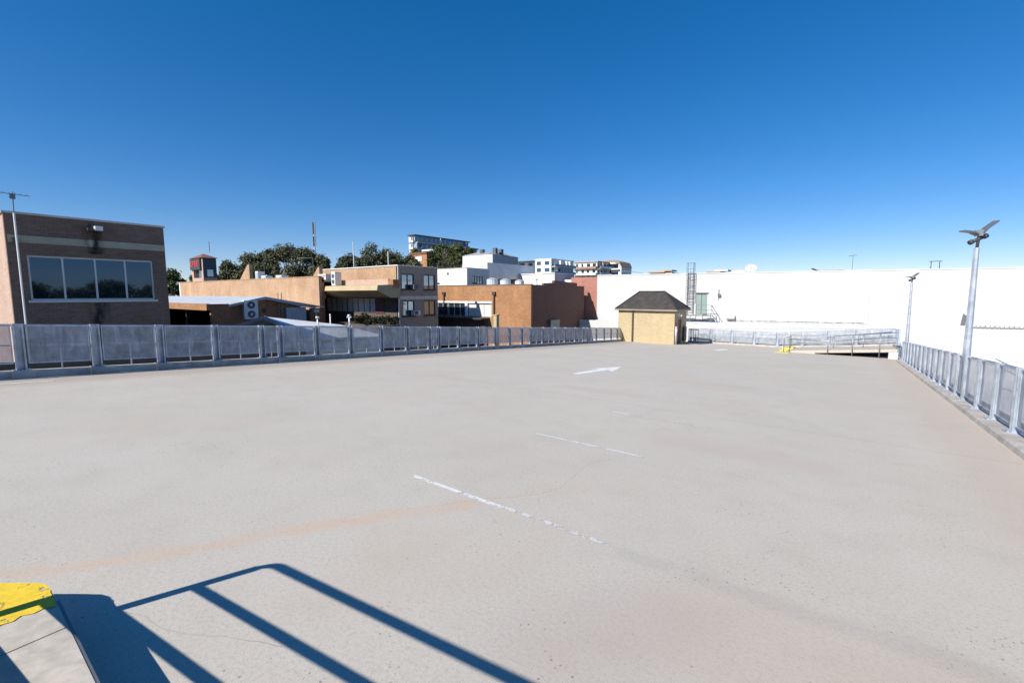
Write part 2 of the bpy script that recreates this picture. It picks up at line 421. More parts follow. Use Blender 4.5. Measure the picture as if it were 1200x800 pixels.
# ------------------------------------------------------------------ ground, hill
def terrain():
    n = 90; x0, x1, y0, y1 = -1500, 1200, -700, 1700; vs = []; fs = []
    def z(x, y):
        h = 29 * math.exp(-(((x + 183) / 52) ** 2 + ((y - 190) / 55) ** 2))
        h += 17 * math.exp(-(((x + 95) / 60) ** 2 + ((y - 260) / 60) ** 2))
        h += 8 * math.exp(-(((x + 260) / 160) ** 2 + ((y - 120) / 120) ** 2))
        return -9 + h
    def sp(t): return t
    xs = [-1500 + 1500 * (i / 14) for i in range(5)] + [-1000 + i * 25 for i in range(1, 45)] + [200, 400, 700, 1200]
    ys = [-700, -350, -100] + [-50 + i * 20 for i in range(25)] + [500, 650, 900, 1300, 1700]
    xs = sorted(set(xs)); ys = sorted(set(ys))
    for y in ys:
        for x in xs: vs.append((x, y, z(x, y)))
    w_ = len(xs)
    for j in range(len(ys) - 1):
        for i in range(w_ - 1): fs.append((j * w_ + i, j * w_ + i + 1, (j + 1) * w_ + i + 1, (j + 1) * w_ + i))
    return struct(MB().add(vs, fs).build('ground', M['ground'], smooth=True)), z
_, GZ = terrain()

# ------------------------------------------------------------------ deck
LA = Vector((-14.9, 1.06)); LB = Vector((-16.8, 37.2)); LU = (LB - LA).normalized()
def lx(y): return LA.x + (LB.x - LA.x) * (y - LA.y) / (LB.y - LA.y)
mb = MB()
ys = [-12, 0, 12, 24, 36, 46.4]
for a, b in zip(ys[:-1], ys[1:]):
    vs = []
    for y in (a, b):
        for x in (lx(y) - .25, 2.55):
            vs += [(x, y, dz(y)), (x, y, dz(y) - .35)]
    mb.add(vs, [(0, 2, 6, 4), (1, 5, 7, 3), (0, 4, 5, 1), (2, 3, 7, 6)])
struct(mb.build('deck', M['deck']))
mb = MB()
mb.add([(-14.6, -12, -.0), (2.3, -12, 0), (2.3, 46.2, -3.3), (-17.0, 46.2, -3.3), (-14.6, -12, -9), (2.3, -12, -9), (2.3, 46.2, -9), (-17.0, 46.2, -9)],
       [(4, 5, 1, 0), (5, 6, 2, 1), (6, 7, 3, 2), (7, 4, 0, 3)])
mb.v = [Vector((p.x, p.y, p.z - .355 if p.z > -5 else p.z)) for p in mb.v]
mb.v[0].z = mb.v[1].z = .30; mb.v[0].z = mb.v[1].z = dz(-12) - .355
struct(mb.build('car_park_walls', M['slab']))

def sheet(name, poly, mat, h=.004, kind=True):
    mb = MB().add([(x, y, dz(y) + h) for x, y in poly], [tuple(range(len(poly)))])
    o = mb.build(name, mat); return struct(o) if kind else o
# parking bay lines, worn
W = .028
for (x0, x1, y, m) in [(-3.76, -2.45, 3.15, 'white_line'), (-2.45, -1.4, 3.165, 'ghost_line'), (-3.80, -2.1, 5.62, 'mid_line'), (-3.82, -3.35, 8.08, 'white_line'), (-3.35, -1.9, 8.08, 'ghost_line'),
                       (-3.8, -2.6, 10.55, 'ghost_line'), 
                       (-3.9, -2.2, 33.0, 'ghost_line')]:
    sheet('parking_line', [(x0, y - W), (x1, y - W), (x1, y + W), (x0, y + W)], M[m])
sheet('parking_line', [(-13.9, -2.6), (-13.82, -2.6), (-13.84, 1.75), (-13.92, 1.75)], M['white_arrow'])
# direction arrow seen from behind, pointing down the deck
def arrow(px, py, ang, L=3.6, h=.004):
    c, s = math.cos(ang), math.sin(ang)
    loc = [(-.12, 0), (.12, 0), (.19, L * .56), (.5, L * .47), (0, L), (-.5, L * .47), (-.19, L * .56)]
    return sheet('arrow_marking', [(px + a * c - b * s, py + a * s + b * c) for a, b in loc], M['white_arrow'], h)
arrow(-7.18, 12.85, 0.0, 3.7)
arrow(-7.6, 33.2, 0.0, 3.2)

# ------------------------------------------------------------------ near ramp: landing, ramp wedge, rail
rt = thing('access_ramp', 'concrete access ramp with yellow nosing casting its shadow at bottom left corner', 'ramp', (-1, -.8, 0))
edge = [(-3.36, .34), (-3.45, .34), (-3.52, .333), (-3.58, .31), (-3.62, .28), (-3.69, .228), (-3.78, .155), (-3.86, .05), (-3.92, -.12), (-3.96, -.5), (-4.0, -1.7)]
poly = [(2.2, -1.7), (2.2, .337)] + edge
fix_normals(MB().prism(poly, -.2, .142).build('landing', M['slab'], rt))
inner = [(-3.36, -1.7), (-3.30, -.12), (-3.25, .05), (-3.235, .10), (-3.262, .14), (-3.25, .18), (-3.275, .21), (-3.25, .25), (-3.262, .29), (-3.235, .325), (-3.24, .335)]
MB().add([(x, y, .146) for x, y in [(-3.3, .335), (-3.42, .334)] + edge[1:] + inner], [tuple(range(2 + len(edge) - 1 + len(inner)))]).build('nosing_paint', M['yellow'], rt)
MB().prism([(-3.30, .341), (2.2, .341), (2.2, .353), (-3.30, .353)], .02, .139).build('edge_trim', M['steel'], rt)
# ramp flight behind, its side wall rises to the right
def top(x): return .142 + .18 + .1 * (x + 3.13)
mb = MB().add([(-3.5, -.12, .0), (2.2, -.12, .0), (2.2, -.12, top(2.2)), (-3.5, -.12, top(-3.5)),
               (-3.5, -1.6, .0), (2.2, -1.6, .0), (2.2, -1.6, top(2.2)), (-3.5, -1.6, top(-3.5))],
              [(0, 3, 2, 1), (4, 5, 6, 7), (3, 7, 6, 2), (0, 4, 7, 3), (1, 2, 6, 5)])
mb.build('flight', M['slab'], rt)
# joints on landing
MB().add([(-2.975, -.1, .1435), (-2.970, -.1, .1435), (-2.985, .336, .1435), (-2.99, .336, .1435)], [(0, 1, 2, 3)]).build('joint', M['darksteel'], rt)
hr = thing('handrail', 'three-bar tube handrail of the nearest ramp, seen by its shadow', 'handrail', (-3.448, -.16, .14))
def arc(p0, p1, p2, r, n=5):
    p0, p1, p2 = Vector(p0), Vector(p1), Vector(p2); a = p1 + (p0 - p1).normalized() * r; b = p1 + (p2 - p1).normalized() * r
    return [a.lerp(p1, t).lerp(p1.lerp(b, t), t) for t in [i / n for i in range(n + 1)]]
yr = -.16; X1 = 2.1
def rz(z0, z1, x): return z0 + (z1 - z0) * (x + 3.448)
tz = lambda x: 1.05 + .096 * (x + 3.448)
MB().tube(arc((-3.448, yr, .14), (-3.448, yr, tz(-3.448)), (X1, yr, tz(X1)), .08, 8) + [(X1, yr, tz(X1))], .024, 14).build('top_rail', M['rail'], hr, True)
MB().tube([(-3.448, yr, .14), (-3.448, yr, tz(-3.448) - .07)], .034, 12).build('post', M['rail'], hr, True)
MB().tube([(-3.448, yr, .14), (-3.448, yr, .152)], .07, 14).build('base_flange', M['rail'], hr)
MB().tube([(-3.44, yr, .757), (X1, yr, .757 + .105 * 5.5)], .021, 12).build('mid_rail', M['rail'], hr, True)
MB().tube([(-3.44, yr, .495), (X1, yr, .495 + .108 * 5.5)], .021, 12).build('low_rail', M['rail'], hr, True)
for x in (-.9, .6, 2.08): MB().tube([(x, yr, .3), (x, yr, tz(x))], .02, 12).build('post', M['rail'], hr, True)

# ------------------------------------------------------------------ far ramp
def fh(x): return max(0.0, .12 + .088 * (x + 3.9))
fr = thing('access_ramp', 'raised concrete ramp with yellow nosings and dark void under its end at the far right', 'ramp', (-1, 40, dz(40)))
def strip(x0, x1, y0, y1, mat, name, t=.15, h=0, solid=False):
    mb = MB(); vs = []
    for x in (x0, x1):
        for y in (y0, y1):
            vs += [(x, y, dz(y) + fh(x) + h), (x, y, (dz(y) - .1) if solid else dz(y) + fh(x) + h - t)]
    mb.add(vs, [(0, 4, 6, 2), (1, 3, 7, 5), (0, 1, 5, 4), (2, 6, 7, 3), (0, 2, 3, 1), (4, 5, 7, 6)])
    return mb.build(name, mat, fr)
strip(-3.9, -2.2, 38, 46.1, M['slab'], 'ramp_slab', solid=True)
strip(-2.2, 2.2, 38, 46.1, M['slab'], 'ramp_slab', t=.2)
strip(1.78, 2.25, 37.98, 38.6, M['white_wall'], 'end_pier', h=-.21, solid=True)
strip(-2.2, 2.2, 41.0, 46.1, M['darksteel'], 'back_wall', h=-.22, solid=True)
mb = MB()
for (x0, x1, y0, y1, h) in [(-4.45, -3.62, 36.3, 38.0, .02), (-4.5, -3.75, 39.4, 41.6, .07), (-4.75, -4.0, 43.2, 45.3, .15)]:
    o = MB().add([(x, y, dz(y) + hh) for hh in (h, -.1) for x, y in ((x0, y0), (x1, y0), (x1, y1), (x0, y1))],
                 [(0, 1, 2, 3), (4, 5, 1, 0), (5, 6, 2, 1), (6, 7, 3, 2), (7, 4, 0, 3)]).build('step', M['yellow_solid'] if 'yellow_solid' in M else plain('yellow_step_paint', (.74, .58, .10), .7), fr)
    M.setdefault('yellow_solid', o.data.materials[0])
def far_rail(y, x0, x1, z0, z1, label, posts, drop):
    t = thing('handrail', label, 'handrail', (x0, y, dz(y)))
    b = dz(y)
    zf = lambda x: b + (z0 if x < -1.45 else z0 + (z1 - z0) * (x + 1.45) / 3.6)
    xs = [x0, -1.45, x1] if x0 < -1.45 < x1 else [x0, x1]
    MB().tube([(x0, y, b + .1)] + arc((x0, y, b), (x0, y, zf(x0)), (x1, y, zf(x0)), .12) + [(x, y, zf(x)) for x in xs[1:]], .028, 8).build('top_rail', M['rail'], t, True)
    for d in drop: MB().tube([(x, y, zf(x) - d) for x in xs], .022, 8).build('mid_rail', M['rail'], t, True)
    for x in posts: MB().tube([(x, y, b + .02), (x, y, zf(x))], .03, 8).build('post', M['rail'], t, True)
    return t
far_rail(37.9, -3.72, 2.1, 1.28, 1.72, 'front tube handrail along the raised ramp at the far right', [-1.47, -.12, 1.3], (.33, .66))
t = thing('handrail', 'short looped rail just in front of the far ramp handrail beside the yellow step', 'handrail', (-4, 37.4, dz(37.4)))
b = dz(37.4)
MB().tube([(-4.02, 37.4, b)] + arc((-4.02, 37.4, b), (-4.02, 37.4, b + 1.06), (-3.7, 37.5, b + 1.08), .15) + [(-3.72, 37.7, b + 1.08)], .028, 8).build('top_rail', M['rail'], t, True)
MB().tube([(-4.02, 37.4, b + .35), (-3.72, 37.7, b + .36)], .022, 8).build('mid_rail', M['rail'], t, True)
far_rail(42.6, -4.1, 2.1, 1.2, 1.75, 'rear tube handrail crossing the far ramp before the back fence', [-1.3, .5], (.33, .6))

# ------------------------------------------------------------------ fences
def fence(name, label, A, U, N, s0, s1, posts, zf, kerb_h, kerb_w, pw=.17, H=1.22, narrow=(), ped=True, sheet_mat='mesh', strut=True, gap=.13):
    """A + s*U along, N inward. posts = list of s (start of each post)"""
    A = Vector(A); U = Vector(U); N = Vector(N)
    def xf(p):
        q = A + U * p[0] + N * p[1]; return (q.x, q.y, zf(q.x, q.y) + p[2])
    base = xf((s0, 0, 0)); root = thing(name, label, 'fence', base)
    # kerb
    mb = MB(xf); n = 30
    prof = [(-kerb_w * .45, 0), (-kerb_w * .45, kerb_h), (kerb_w * .42, kerb_h), (kerb_w * .5, kerb_h - .03), (kerb_w * .55, 0)]
    vs = []; fs = []; k = len(prof)
    for i in range(n + 1):
        s = s0 + (s1 - s0) * i / n
        for j, (o, z) in enumerate(prof): vs.append((s, o, z - (.02 if z == 0 else 0)))
    for i in range(n):
        for j in range(k - 1): fs.append((i * k + j, i * k + j + 1, (i + 1) * k + j + 1, (i + 1) * k + j))
    mb.add(vs, fs); fix_normals(mb.build('kerb', M['kerb'], root))
    for i, s in enumerate(posts):
        mb = MB(xf)
        mb.box(s, s + pw, -.05, -.042, kerb_h, H)                 # web
        mb.box(s - .006, s + .004, -.052, .042, kerb_h, H - .002)   # flanges
        mb.box(s + pw - .004, s + pw + .006, -.052, .042, kerb_h, H - .002)
        mb.box(s - .004, s + .026, .036, .043, kerb_h, H - .004)
        mb.box(s + pw - .026, s + pw + .004, .036, .043, kerb_h, H - .004)
        mb.box(s - .06, s + pw + .06, -.09, .12, kerb_h, kerb_h + .014)
        for q in (-.035, pw + .03): mb.tube([(s + q, .09, kerb_h + .01), (s + q, .09, kerb_h + .05)], .012, 6)
        mb.build('post', M['galv'], root)
        if ped:
            MB(xf).box(s - .1, s + pw + .1, -.1, kerb_w * .55 + .05, -.02, kerb_h - .012).build('pedestal', M['kerb'], root)
    rail = MB(xf)
    rail.box(s0, s1, -.066, -.053, H - .06, H - .01)
    rail.build('top_rail', M['galv'], root)
    ends = posts[1:] + [s1]
    for s, e in zip(posts, ends):
        a, b = s + pw + .05, e - .045
        if b - a < .1: continue
        z0, z1 = kerb_h + gap, H - .045
        mb = MB(xf); nn = 8; vs = []; fs = []
        rr = random.uniform(-.012, .012); ph = random.uniform(0, 6)
        for i in range(nn + 1):
            for j in range(5):
                u = i / nn; v = j / 4
                off = .0 + rr * math.sin(u * 5 + ph) * math.sin(v * math.pi) + .006 * math.sin(9 * u + 4 * v + ph) * (0 < i < nn)
                vs.append((a + (b - a) * u, off, z0 + (z1 - z0) * v))
        for i in range(nn):
            for j in range(4): fs.append((i * 5 + j, i * 5 + j + 1, (i + 1) * 5 + j + 1, (i + 1) * 5 + j))
        mb.add(vs, fs); p = mb.build('panel', M[sheet_mat], root, True)
        fb = MB(xf)
        fb.box(a - .008, b + .008, -.02, .016, z1 - .004, z1 + .02); fb.box(a - .008, b + .008, -.02, .014, z0 - .02, z0 + .004)
        fb.box(a - .012, a + .006, -.022, .018, z0 - .018, z1 + .018); fb.box(b - .006, b + .012, -.022, .018, z0 - .018, z1 + .018)
        fb.build('panel_frame', M['galv'], p)
        if strut:
            sb = MB(xf); m = a + (b - a) * .52
            sb.box(m - .012, m + .012, -.06, -.035, kerb_h, z0 + (z1 - z0) * .45); sb.box(a, b, -.062, -.04, z0 + (z1 - z0) * .45, z0 + (z1 - z0) * .45 + .03)
            sb.build('stay', M['galv'], root)
    return root
zdeck = lambda x, y: dz(y)
# left fence
n_in = Vector((LU.y, -LU.x))
def s_of(y): return (y - LA.y) / LU.y
lp = [s_of(y) for y in (-2.7, -1.35, -.02, 1.32, 2.62, 3.94, 5.31, 6.66, 7.26, 8.57, 9.98, 11.45, 12.84, 14.2, 14.83, 16.25, 17.75, 19.3, 20.7, 22.0, 23.0, 24.5, 26.1, 27.6, 29.2, 30.6, 31.2, 33.0, 34.6, 36.1, 37.5)]
fence('left_fence', 'long galvanised sheet panel fence in shade along the left edge of the deck', LA, LU, n_in, lp[0] - .3, s_of(38.35), lp, zdeck, .15, .30, pw=.16, H=1.2, gap=.17)
# dark strip added outside the left fence so the gap under its panels reads black
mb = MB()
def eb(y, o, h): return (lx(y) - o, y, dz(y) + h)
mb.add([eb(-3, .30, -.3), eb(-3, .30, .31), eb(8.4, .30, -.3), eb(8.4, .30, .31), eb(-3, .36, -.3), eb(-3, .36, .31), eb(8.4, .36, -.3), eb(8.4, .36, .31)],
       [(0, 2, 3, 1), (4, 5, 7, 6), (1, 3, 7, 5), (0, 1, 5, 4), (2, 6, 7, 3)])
struct(mb.build('left_gap_shade', M['darksteel']))
# right fence
rp = [.9 + 1.45 * k for k in range(7)] + [11.3, 12.75, 14.3, 15.9, 17.0, 18.4, 19.85, 21.2, 22.6, 24.0, 25.5, 27.0, 28.5, 30.0, 31.5, 33.0, 34.3]
rp = [q - .1 for q in rp]
fence('right_fence', 'sunlit galvanised sheet panel fence with two lamp posts along the right edge', (2.27, 0), (0, 1), (-1, 0), -2, 35.4, rp, zdeck, .11, .46, pw=.17, H=1.23, ped=False, strut=False)
# back fence: on the deck, then climbing with the ramp
zb = lambda x, y: dz(y) + (fh(x) if x > -3.9 else max(0, .0))
bp = [-12.9 + 1.85 * k for k in range(9)]
zb2 = lambda x, y: dz(y) + max(0, .12 + .088 * (x + 3.9) if x > -5.3 else 0)
fence('back_fence', 'sunlit galvanised sheet fence across the far end beside the cream hut', (0, 46.05), (1, 0), (0, -1), -12.9, 2.5, [x - .1 for x in bp], zb2, .14, .26, pw=.22, H=1.36, strut=False)

fence('return_fence', 'short fence return at the far right corner of the raised ramp', (2.45, 0), (0, 1), (-1, 0), 41.5, 45.9, [41.6, 43.0, 44.4], lambda x, y: dz(y) + .68, .12, .2, pw=.17, H=1.3, ped=False)
# small gate right of hut
gt = thing('bar_gate', 'small dark upright bar gate between the cream hut and the back fence', 'gate', (-12.9, 42.3, dz(42.3)))
b = dz(42.3)
mb = MB()
mb.box(-12.05, -11.2, 42.28, 42.33, b + 1.25, b + 1.31); mb.box(-12.05, -11.2, 42.28, 42.33, b + .1, b + .16)
mb.build('gate_frame', M['darksteel'], gt)
for k in range(5): MB().box(-12.03 + k * .2, -11.99 + k * .2, 42.285, 42.325, b + .05, b + 1.35).build('bar', M['darksteel'], gt)

# ------------------------------------------------------------------ lamp posts
def lamp(loc, H, lean, label, group, hs_=.88):
    x, y, z = loc; t = thing('lamp_post', label, 'lamp post', loc, group)
    mb = MB(); n = 8; rings = []
    for (h, r) in [(0, .10), (.3, .098), (H * .5, .078), (H, .058)]:
        rings.append([(x + lean * h / H + r * math.cos(2 * math.pi * (k + .5) / n), y + r * math.sin(2 * math.pi * (k + .5) / n), z + h) for k in range(n)])
    vs = [q for r_ in rings for q in r_]; fs = [(i * n + k, i * n + (k + 1) % n, (i + 1) * n + (k + 1) % n, (i + 1) * n + k) for i in range(3) for k in range(n)] + [tuple(3 * n + k for k in range(n))]
    mb.add(vs, fs).build('pole', M['galv2'], t)
    MB().box(x - .17, x + .17, y - .17, y + .17, z, z + .02).build('base_plate', M['galv'], t)
    X = x + lean; Z = z + H
    MB().tube([(X, y, Z - .02), (X + .02, y, Z + .34)], .035, 10).build('spigot', M['darksteel'], t, True)
    # crossbar points roughly towards the camera's right
    d = Vector((.797, .604, 0)); up = Vector((0, 0, 1))
    P = lambda a, h, f=0: tuple(Vector((X, y, Z)) + d * a * hs_ + up * (h * hs_) + Vector((-.604, .797, 0)) * f)
    MB().tube([P(-.20, .16), P(.22, .34)], .048, 10).build('crossbar', M['darksteel'], t, True)
    for (a, h, a1, h1) in ((-.235, .145, -.17, .175), (.18, .325, .26, .36)):
        MB().tube([P(a, h), P(a1, h1)], .065, 12).build('sensor', M['darksteel'], t, True)
    def wing(pts, wd, th):
        mb = MB(); vs = []
        for (a, h) in pts:
            for f in (-wd, wd):
                for q in (0, th): vs.append(P(a, h + q, f))
        m = len(pts); fs = []
        for i in range(m - 1):
            b_ = 4 * i; fs += [(b_, b_ + 2, b_ + 6, b_ + 4), (b_ + 1, b_ + 5, b_ + 7, b_ + 3), (b_, b_ + 4, b_ + 5, b_ + 1), (b_ + 2, b_ + 3, b_ + 7, b_ + 6)]
        fs += [(0, 1, 3, 2), (4 * m - 4, 4 * m - 2, 4 * m - 1, 4 * m - 3)]
        mb.add(vs, fs); return mb
    fix_normals(wing([(-.07, .38), (-.2, .44), (-.5, .475)], .09, .04).build('luminaire', M['steel'], t))
    fix_normals(wing([(.08, .40), (.22, .56), (.5, .76)], .09, .05).build('luminaire', M['steel'], t))
    MB().box(X - .07, X + .09, y - .07, y + .07, Z + .34 * hs_, Z + .52 * hs_).build('head_box', M['steel'], t)
    return t
lamp((2.46, 17.35, dz(17.5) - .05), 4.15, -.02, 'taller-looking nearer galvanised lamp post with two winged heads at the right fence', 'lamp posts on the right fence line')
lamp((2.46, 35.6, dz(35.6) - .05), 4.75, -.02, 'farther galvanised lamp post with two winged heads where the right fence ends', 'lamp posts on the right fence line', .68)

# ------------------------------------------------------------------ hut
HX0, HX1, HY0, HY1 = -17.1, -12.1, 38.4, 41.7
hb = dz(HY1) - .1
hut = thing('plant_hut', 'small cream brick hut with hipped dark tiled roof at the far end of the deck', 'hut', (-14.6, 40, dz(40)))
facade('y', HY0, -1, HX0, HX1, hb, .42, [(-14.35, -13.4, .17, .235)], .2).build('wall', M['cream_brick'], hut)
facade('x', HX1, 1, HY0 + .2, HY1, hb, .42, [(39.3, 40.3, hb, -.35)], .2).build('side_wall', M['cream_brick'], hut)
facade('x', HX0, -1, HY0 + .2, HY1, hb, .42, [], .2).build('side_wall', M['cream_brick'], hut)
facade('y', HY1, 1, HX0 + .2, HX1 - .2, hb, .42, [], .2).build('rear_wall', M['cream_brick'], hut)
MB().box(-14.34, -13.41, HY0 + .05, HY0 + .12, .172, .232).build('vent', M['pipe'], hut)
rf = MB(); e = .22; zx = .40
a = [(HX0 - e, HY0 - e), (HX1 + e, HY0 - e), (HX1 + e, HY1 + e), (HX0 - e, HY1 + e)]
rf.add([(x, y, zx) for x, y in a] + [(x, y, zx + .1) for x, y in a] + [(-15.85, 40.05, 2.0), (-13.55, 40.05, 2.0)],
       [(0, 3, 2, 1), (0, 1, 5, 4), (1, 2, 6, 5), (2, 3, 7, 6), (3, 0, 4, 7), (4, 5, 9, 8), (5, 6, 9), (6, 7, 8, 9), (7, 4, 8)])
roof = rf.build('roof', M['tile_dark'], hut)
rc = MB()
for p, q in (((HX0 - e, HY0 - e, zx + .12), (-15.85, 40.05, 2.02)), ((HX1 + e, HY0 - e, zx + .12), (-13.55, 40.05, 2.02)), ((HX1 + e, HY1 + e, zx + .12), (-13.55, 40.05, 2.02)), ((-15.85, 40.05, 2.02), (-13.55, 40.05, 2.02))):
    rc.tube([p, q], .06, 8)
rc.build('ridge_cap', M['tile_dark'], roof, True)
MB().box(HX0 - e - .05, HX1 + e + .05, HY0 - e - .07, HY0 - e - .003, zx - .03, zx + .09).build('gutter', M['pipe'], hut)
MB().box(HX1 + e + .003, HX1 + e + .07, HY0 - e, HY1 + e, zx - .03, zx + .09).build('gutter', M['pipe'], hut)
MB().box(-15.78, -15.66, HY0 - .11, HY0 - .004, dz(38.4), zx).build('downpipe', M['pipedark'], hut)
MB().tube([(HX1 + .08, 38.62, dz(38.6)), (HX1 + .08, 38.62, -.9)], .09, 10).build('pipe', M['frame'], hut, True)
MB().box(HX1 - .12, HX1 - .07, 39.3, 40.3, hb, -.36).build('door', M['darkdoor'], hut)
MB().box(HX1 + .003, HX1 + .04, 38.85, 39.2, -1.1, -.62).build('notice', M['sign_red'], hut)
MB().box(HX1 + .003, HX1 + .05, 38.85, 39.2, -1.35, -1.12).build('notice', M['white'], hut)
MB().box(HX1 + .005, HX1 + .28, 38.75, 38.95, .0, .2).box(HX1 + .2, HX1 + .45, 38.72, 38.98, -.05, .07).build('floodlight', M['ac'], hut)
MB().box(HX1 + .003, HX1 + .2, 40.6, 41.2, dz(41) + .3, dz(41) + 1.5).build('cabinet', M['darksteel'], hut)
MB().box(HX1 - .6, HX1 + .1, 42.0, 42.1, dz(42), dz(42) + .08).build('sill', M['darksteel'], hut)

# ------------------------------------------------------------------ white warehouse behind
WA = Vector((-24.624, 49.086)); WU = Vector((.97872, .20519)); WN = Vector((.20519, -.97872))
def wx(p): q = WA + WU * p[0] + WN * p[1]; return (q.x, q.y, p[2])
wh = thing('white_warehouse', 'long blank white painted warehouse wall closing the far side, with a red brick end', 'warehouse', (WA.x, WA.y, -9))
mb = MB(wx)
mb.box(0, 10.9, -18, 0, -9, 3.96); mb.box(10.9, 12.05, -18, 0, 1.9, 3.96); mb.box(12.05, 90, -18, 0, -9, 3.96); mb.box(10.9, 12.05, -18, -.12, -9, -.33)
mb.build('wall', M['white_wall'], wh)
MB(wx).box(-.02, 90.05, -.3, .06, 3.965, 4.03).build('coping', M['white'], wh)
MB(wx).box(-3.2, -.004, -17, -.0, -9, 3.80).build('brick_pier', M['red_brick'], wh)
MB(wx).box(26.0, 90, .003, .32, -9, 1.55).build('ledge', M['white_wall'], wh)
MB(wx).box(0.0, 9, .003, .06, -1.6, -1.35).build('flashing', M['frame'], wh)
d = MB(wx).box(10.93, 12.02, -.1, -.05, -.3, 1.86).build('door', M['greendoor'], wh)
MB(wx).box(11.42, 11.46, -.05, -.03, -.3, 1.86).build('door_seam', M['darksteel'], d)
MB(wx).box(10.85, 12.12, .003, .1, 1.87, 1.97).build('door_head', M['steel'], wh)
MB(wx).box(13.0, 13.25, .003, .3, 1.6, 1.85).tube([(13.1, .06, 1.2), (13.1, .06, 2.3)], .03, 6).build('wall_light', M['steel'], wh)
# rough flashing line at the foot of the wall
mb = MB(wx)
for k in range(60):
    s = 14.5 + k * .19; mb.box(s, s + .15, .33, .45 + random.uniform(0, .1), -.98, -.98 + random.uniform(.02, .1))
mb.build('foot_flashing', M['steel'], wh)
mb = MB(wx)
for k in range(34): s = 32.9 + k * .3; mb.prism([(s, -1.05), (s + .24, -1.05), (s + .28, -.88), (s + .04, -.88)], .33, .5, 'y')
mb.build('tile_course', M['coping'], wh)
MB(wx).box(13.9, 14.7, .003, .4, -.75, -.35).build('vent_cowl', M['cream_wall'], wh)
# landing & cage ladder
ld = thing('cage_ladder', 'grey steel caged ladder rising above the white wall beside the green door', 'ladder', tuple(wx((10.2, .2, -.5))))
for s in (9.95, 10.55):
    MB(wx).box(s, s + .06, .18, .24, -.35, 5.15).build('stile', M['ladder'], ld)
for k in range(15): MB(wx).box(10.01, 10.55, .195, .225, -.1 + k * .3, -.06 + k * .3).build('rung', M['ladder'], ld)
for k in range(7):
    z = 1.3 + k * .63; pts = [(10.28 + .42 * math.cos(a_), .25 + .42 * math.sin(a_), z) for a_ in [R(-10 + i * 25) for i in range(9)]]
    MB(wx).tube(pts, .018, 5).build('hoop', M['ladder'], ld)
for s, o in ((9.86, .3), (10.28, .67), (10.7, .3), (10.0, .56), (10.56, .56)): MB(wx).box(s - .015, s + .015, o - .015, o + .015, 1.2, 5.12).build('cage_bar', M['ladder'], ld)
pl = thing('landing_platform', 'grey steel balcony landing with stair below the green door', 'platform', tuple(wx((11, .5, -.5))))
MB(wx).box(9.2, 12.5, .5, 1.2, -.5, -.40).build('deck_plate', M['steel'], pl)
mb = MB(wx)
for s in (9.3, 10.4, 12.4): mb.box(s, s + .07, 1.1, 1.17, -3, -.5)
mb.build('legs_frame', M['steel'], pl)
mb = MB(wx)
for z in (.15, .62): mb.box(11.0, 12.5, 1.16, 1.2, z, z + .04); mb.box(12.46, 12.5, .05, 1.16, z, z + .04)
mb.box(12.46, 12.5, 1.16, 1.2, -.36, .66); mb.box(11.0, 11.04, 1.16, 1.2, -.36, .66); mb.box(9.2, 9.24, 1.16, 1.2, -.36, .5)
mb.build('railing', M['steel'], pl)
MB(wx).tube([(12.5, 1.0, .6), (13.3, 1.0, -.6), (13.3, 1.0, -1.5)], .03, 6).tube([(12.55, .9, -.4), (13.4, .9, -1.4)], .05, 6).build('stair_rail', M['steel'], pl)

# rooftop bits standing on the warehouse
def dish():
    c = Vector(wx((16.0, -1.0, 4.5))); t = thing('satellite_dish', 'cream satellite dish on the white warehouse roofline', 'satellite dish', (c.x, c.y, 4.0))
    mb = MB(); n = 20; vs = [tuple(c)]; fs = []
    f = Vector((.25, -.9, .25)).normalized(); a = f.cross(Vector((0, 0, 1))).normalized(); b = a.cross(f)
    for i in range(1, 5):
        r = .125 * i
        for k in range(n):
            th = 2 * math.pi * k / n; vs.append(tuple(c + a * r * 1.15 * math.cos(th) + b * r * math.sin(th) * .82 + f * (r * r * .35)))
    for k in range(n): fs.append((0, 1 + k, 1 + (k + 1) % n))
    for i in range(3):
        for k in range(n): q = 1 + i * n; fs.append((q + k, q + n + k, q + n + (k + 1) % n, q + (k + 1) % n))
    mb.add(vs, fs).build('reflector', M['dish'], t, True)
    MB().tube([(c.x, c.y + .05, 4.0), (c.x, c.y + .05, c.z)], .05, 8).build('mount', M['steel'], t)
    MB().tube([tuple(c), tuple(c + f * .6)], .02, 6).build('feed_arm', M['steel'], t)
dish()
def roofbox(name, s, o, w_, h, label, cat, mat, dep=.8):
    q = wx((s, o, 4.0)); t = thing(name, label, cat, q)
    MB(wx).box(s, s + w_, o - dep, o, 3.96, 3.96 + h).build('casing', M[mat], t)
    MB(wx).box(s - .06, s + w_ + .06, o - dep - .05, o + .05, 3.965 + h, 4.02 + h).build('lid', M['coping'], t)
roofbox('roof_unit', 14.2, -1.2, 1.3, .45, 'pale box unit just left of the satellite dish on the white warehouse', 'roof unit', 'frame')
roofbox('roof_vent', 22.2, -1.6, 2.0, .2, 'low flat vent on the white warehouse roof right of the two thin masts', 'vent', 'coping')
t = thing('bird_deflector', 'small dark slanted cowl on the roofline of the white warehouse', 'cowl', wx((21.7, -.6, 4)))
MB(wx).prism([(21.3, 4.3), (21.45, 4.34), (22.0, 4.05), (21.8, 4.0)], -.9, -.5, 'y').build('hood', M['darksteel'], t)
MB(wx).box(21.7, 21.8, -.75, -.65, 3.95, 4.12).build('stem', M['steel'], t)
for i, s in enumerate((17.35, 17.95)):
    tag(MB(wx).tube([(s, -.8, 3.9), (s, -.8, 4.75)], .025, 6).build('thin_mast', M['frame']), ['left of the two thin white masts beside the dish on the white wall', 'right of the two thin white masts beside the dish on the white wall'][i], 'mast', 'thin masts by the dish')
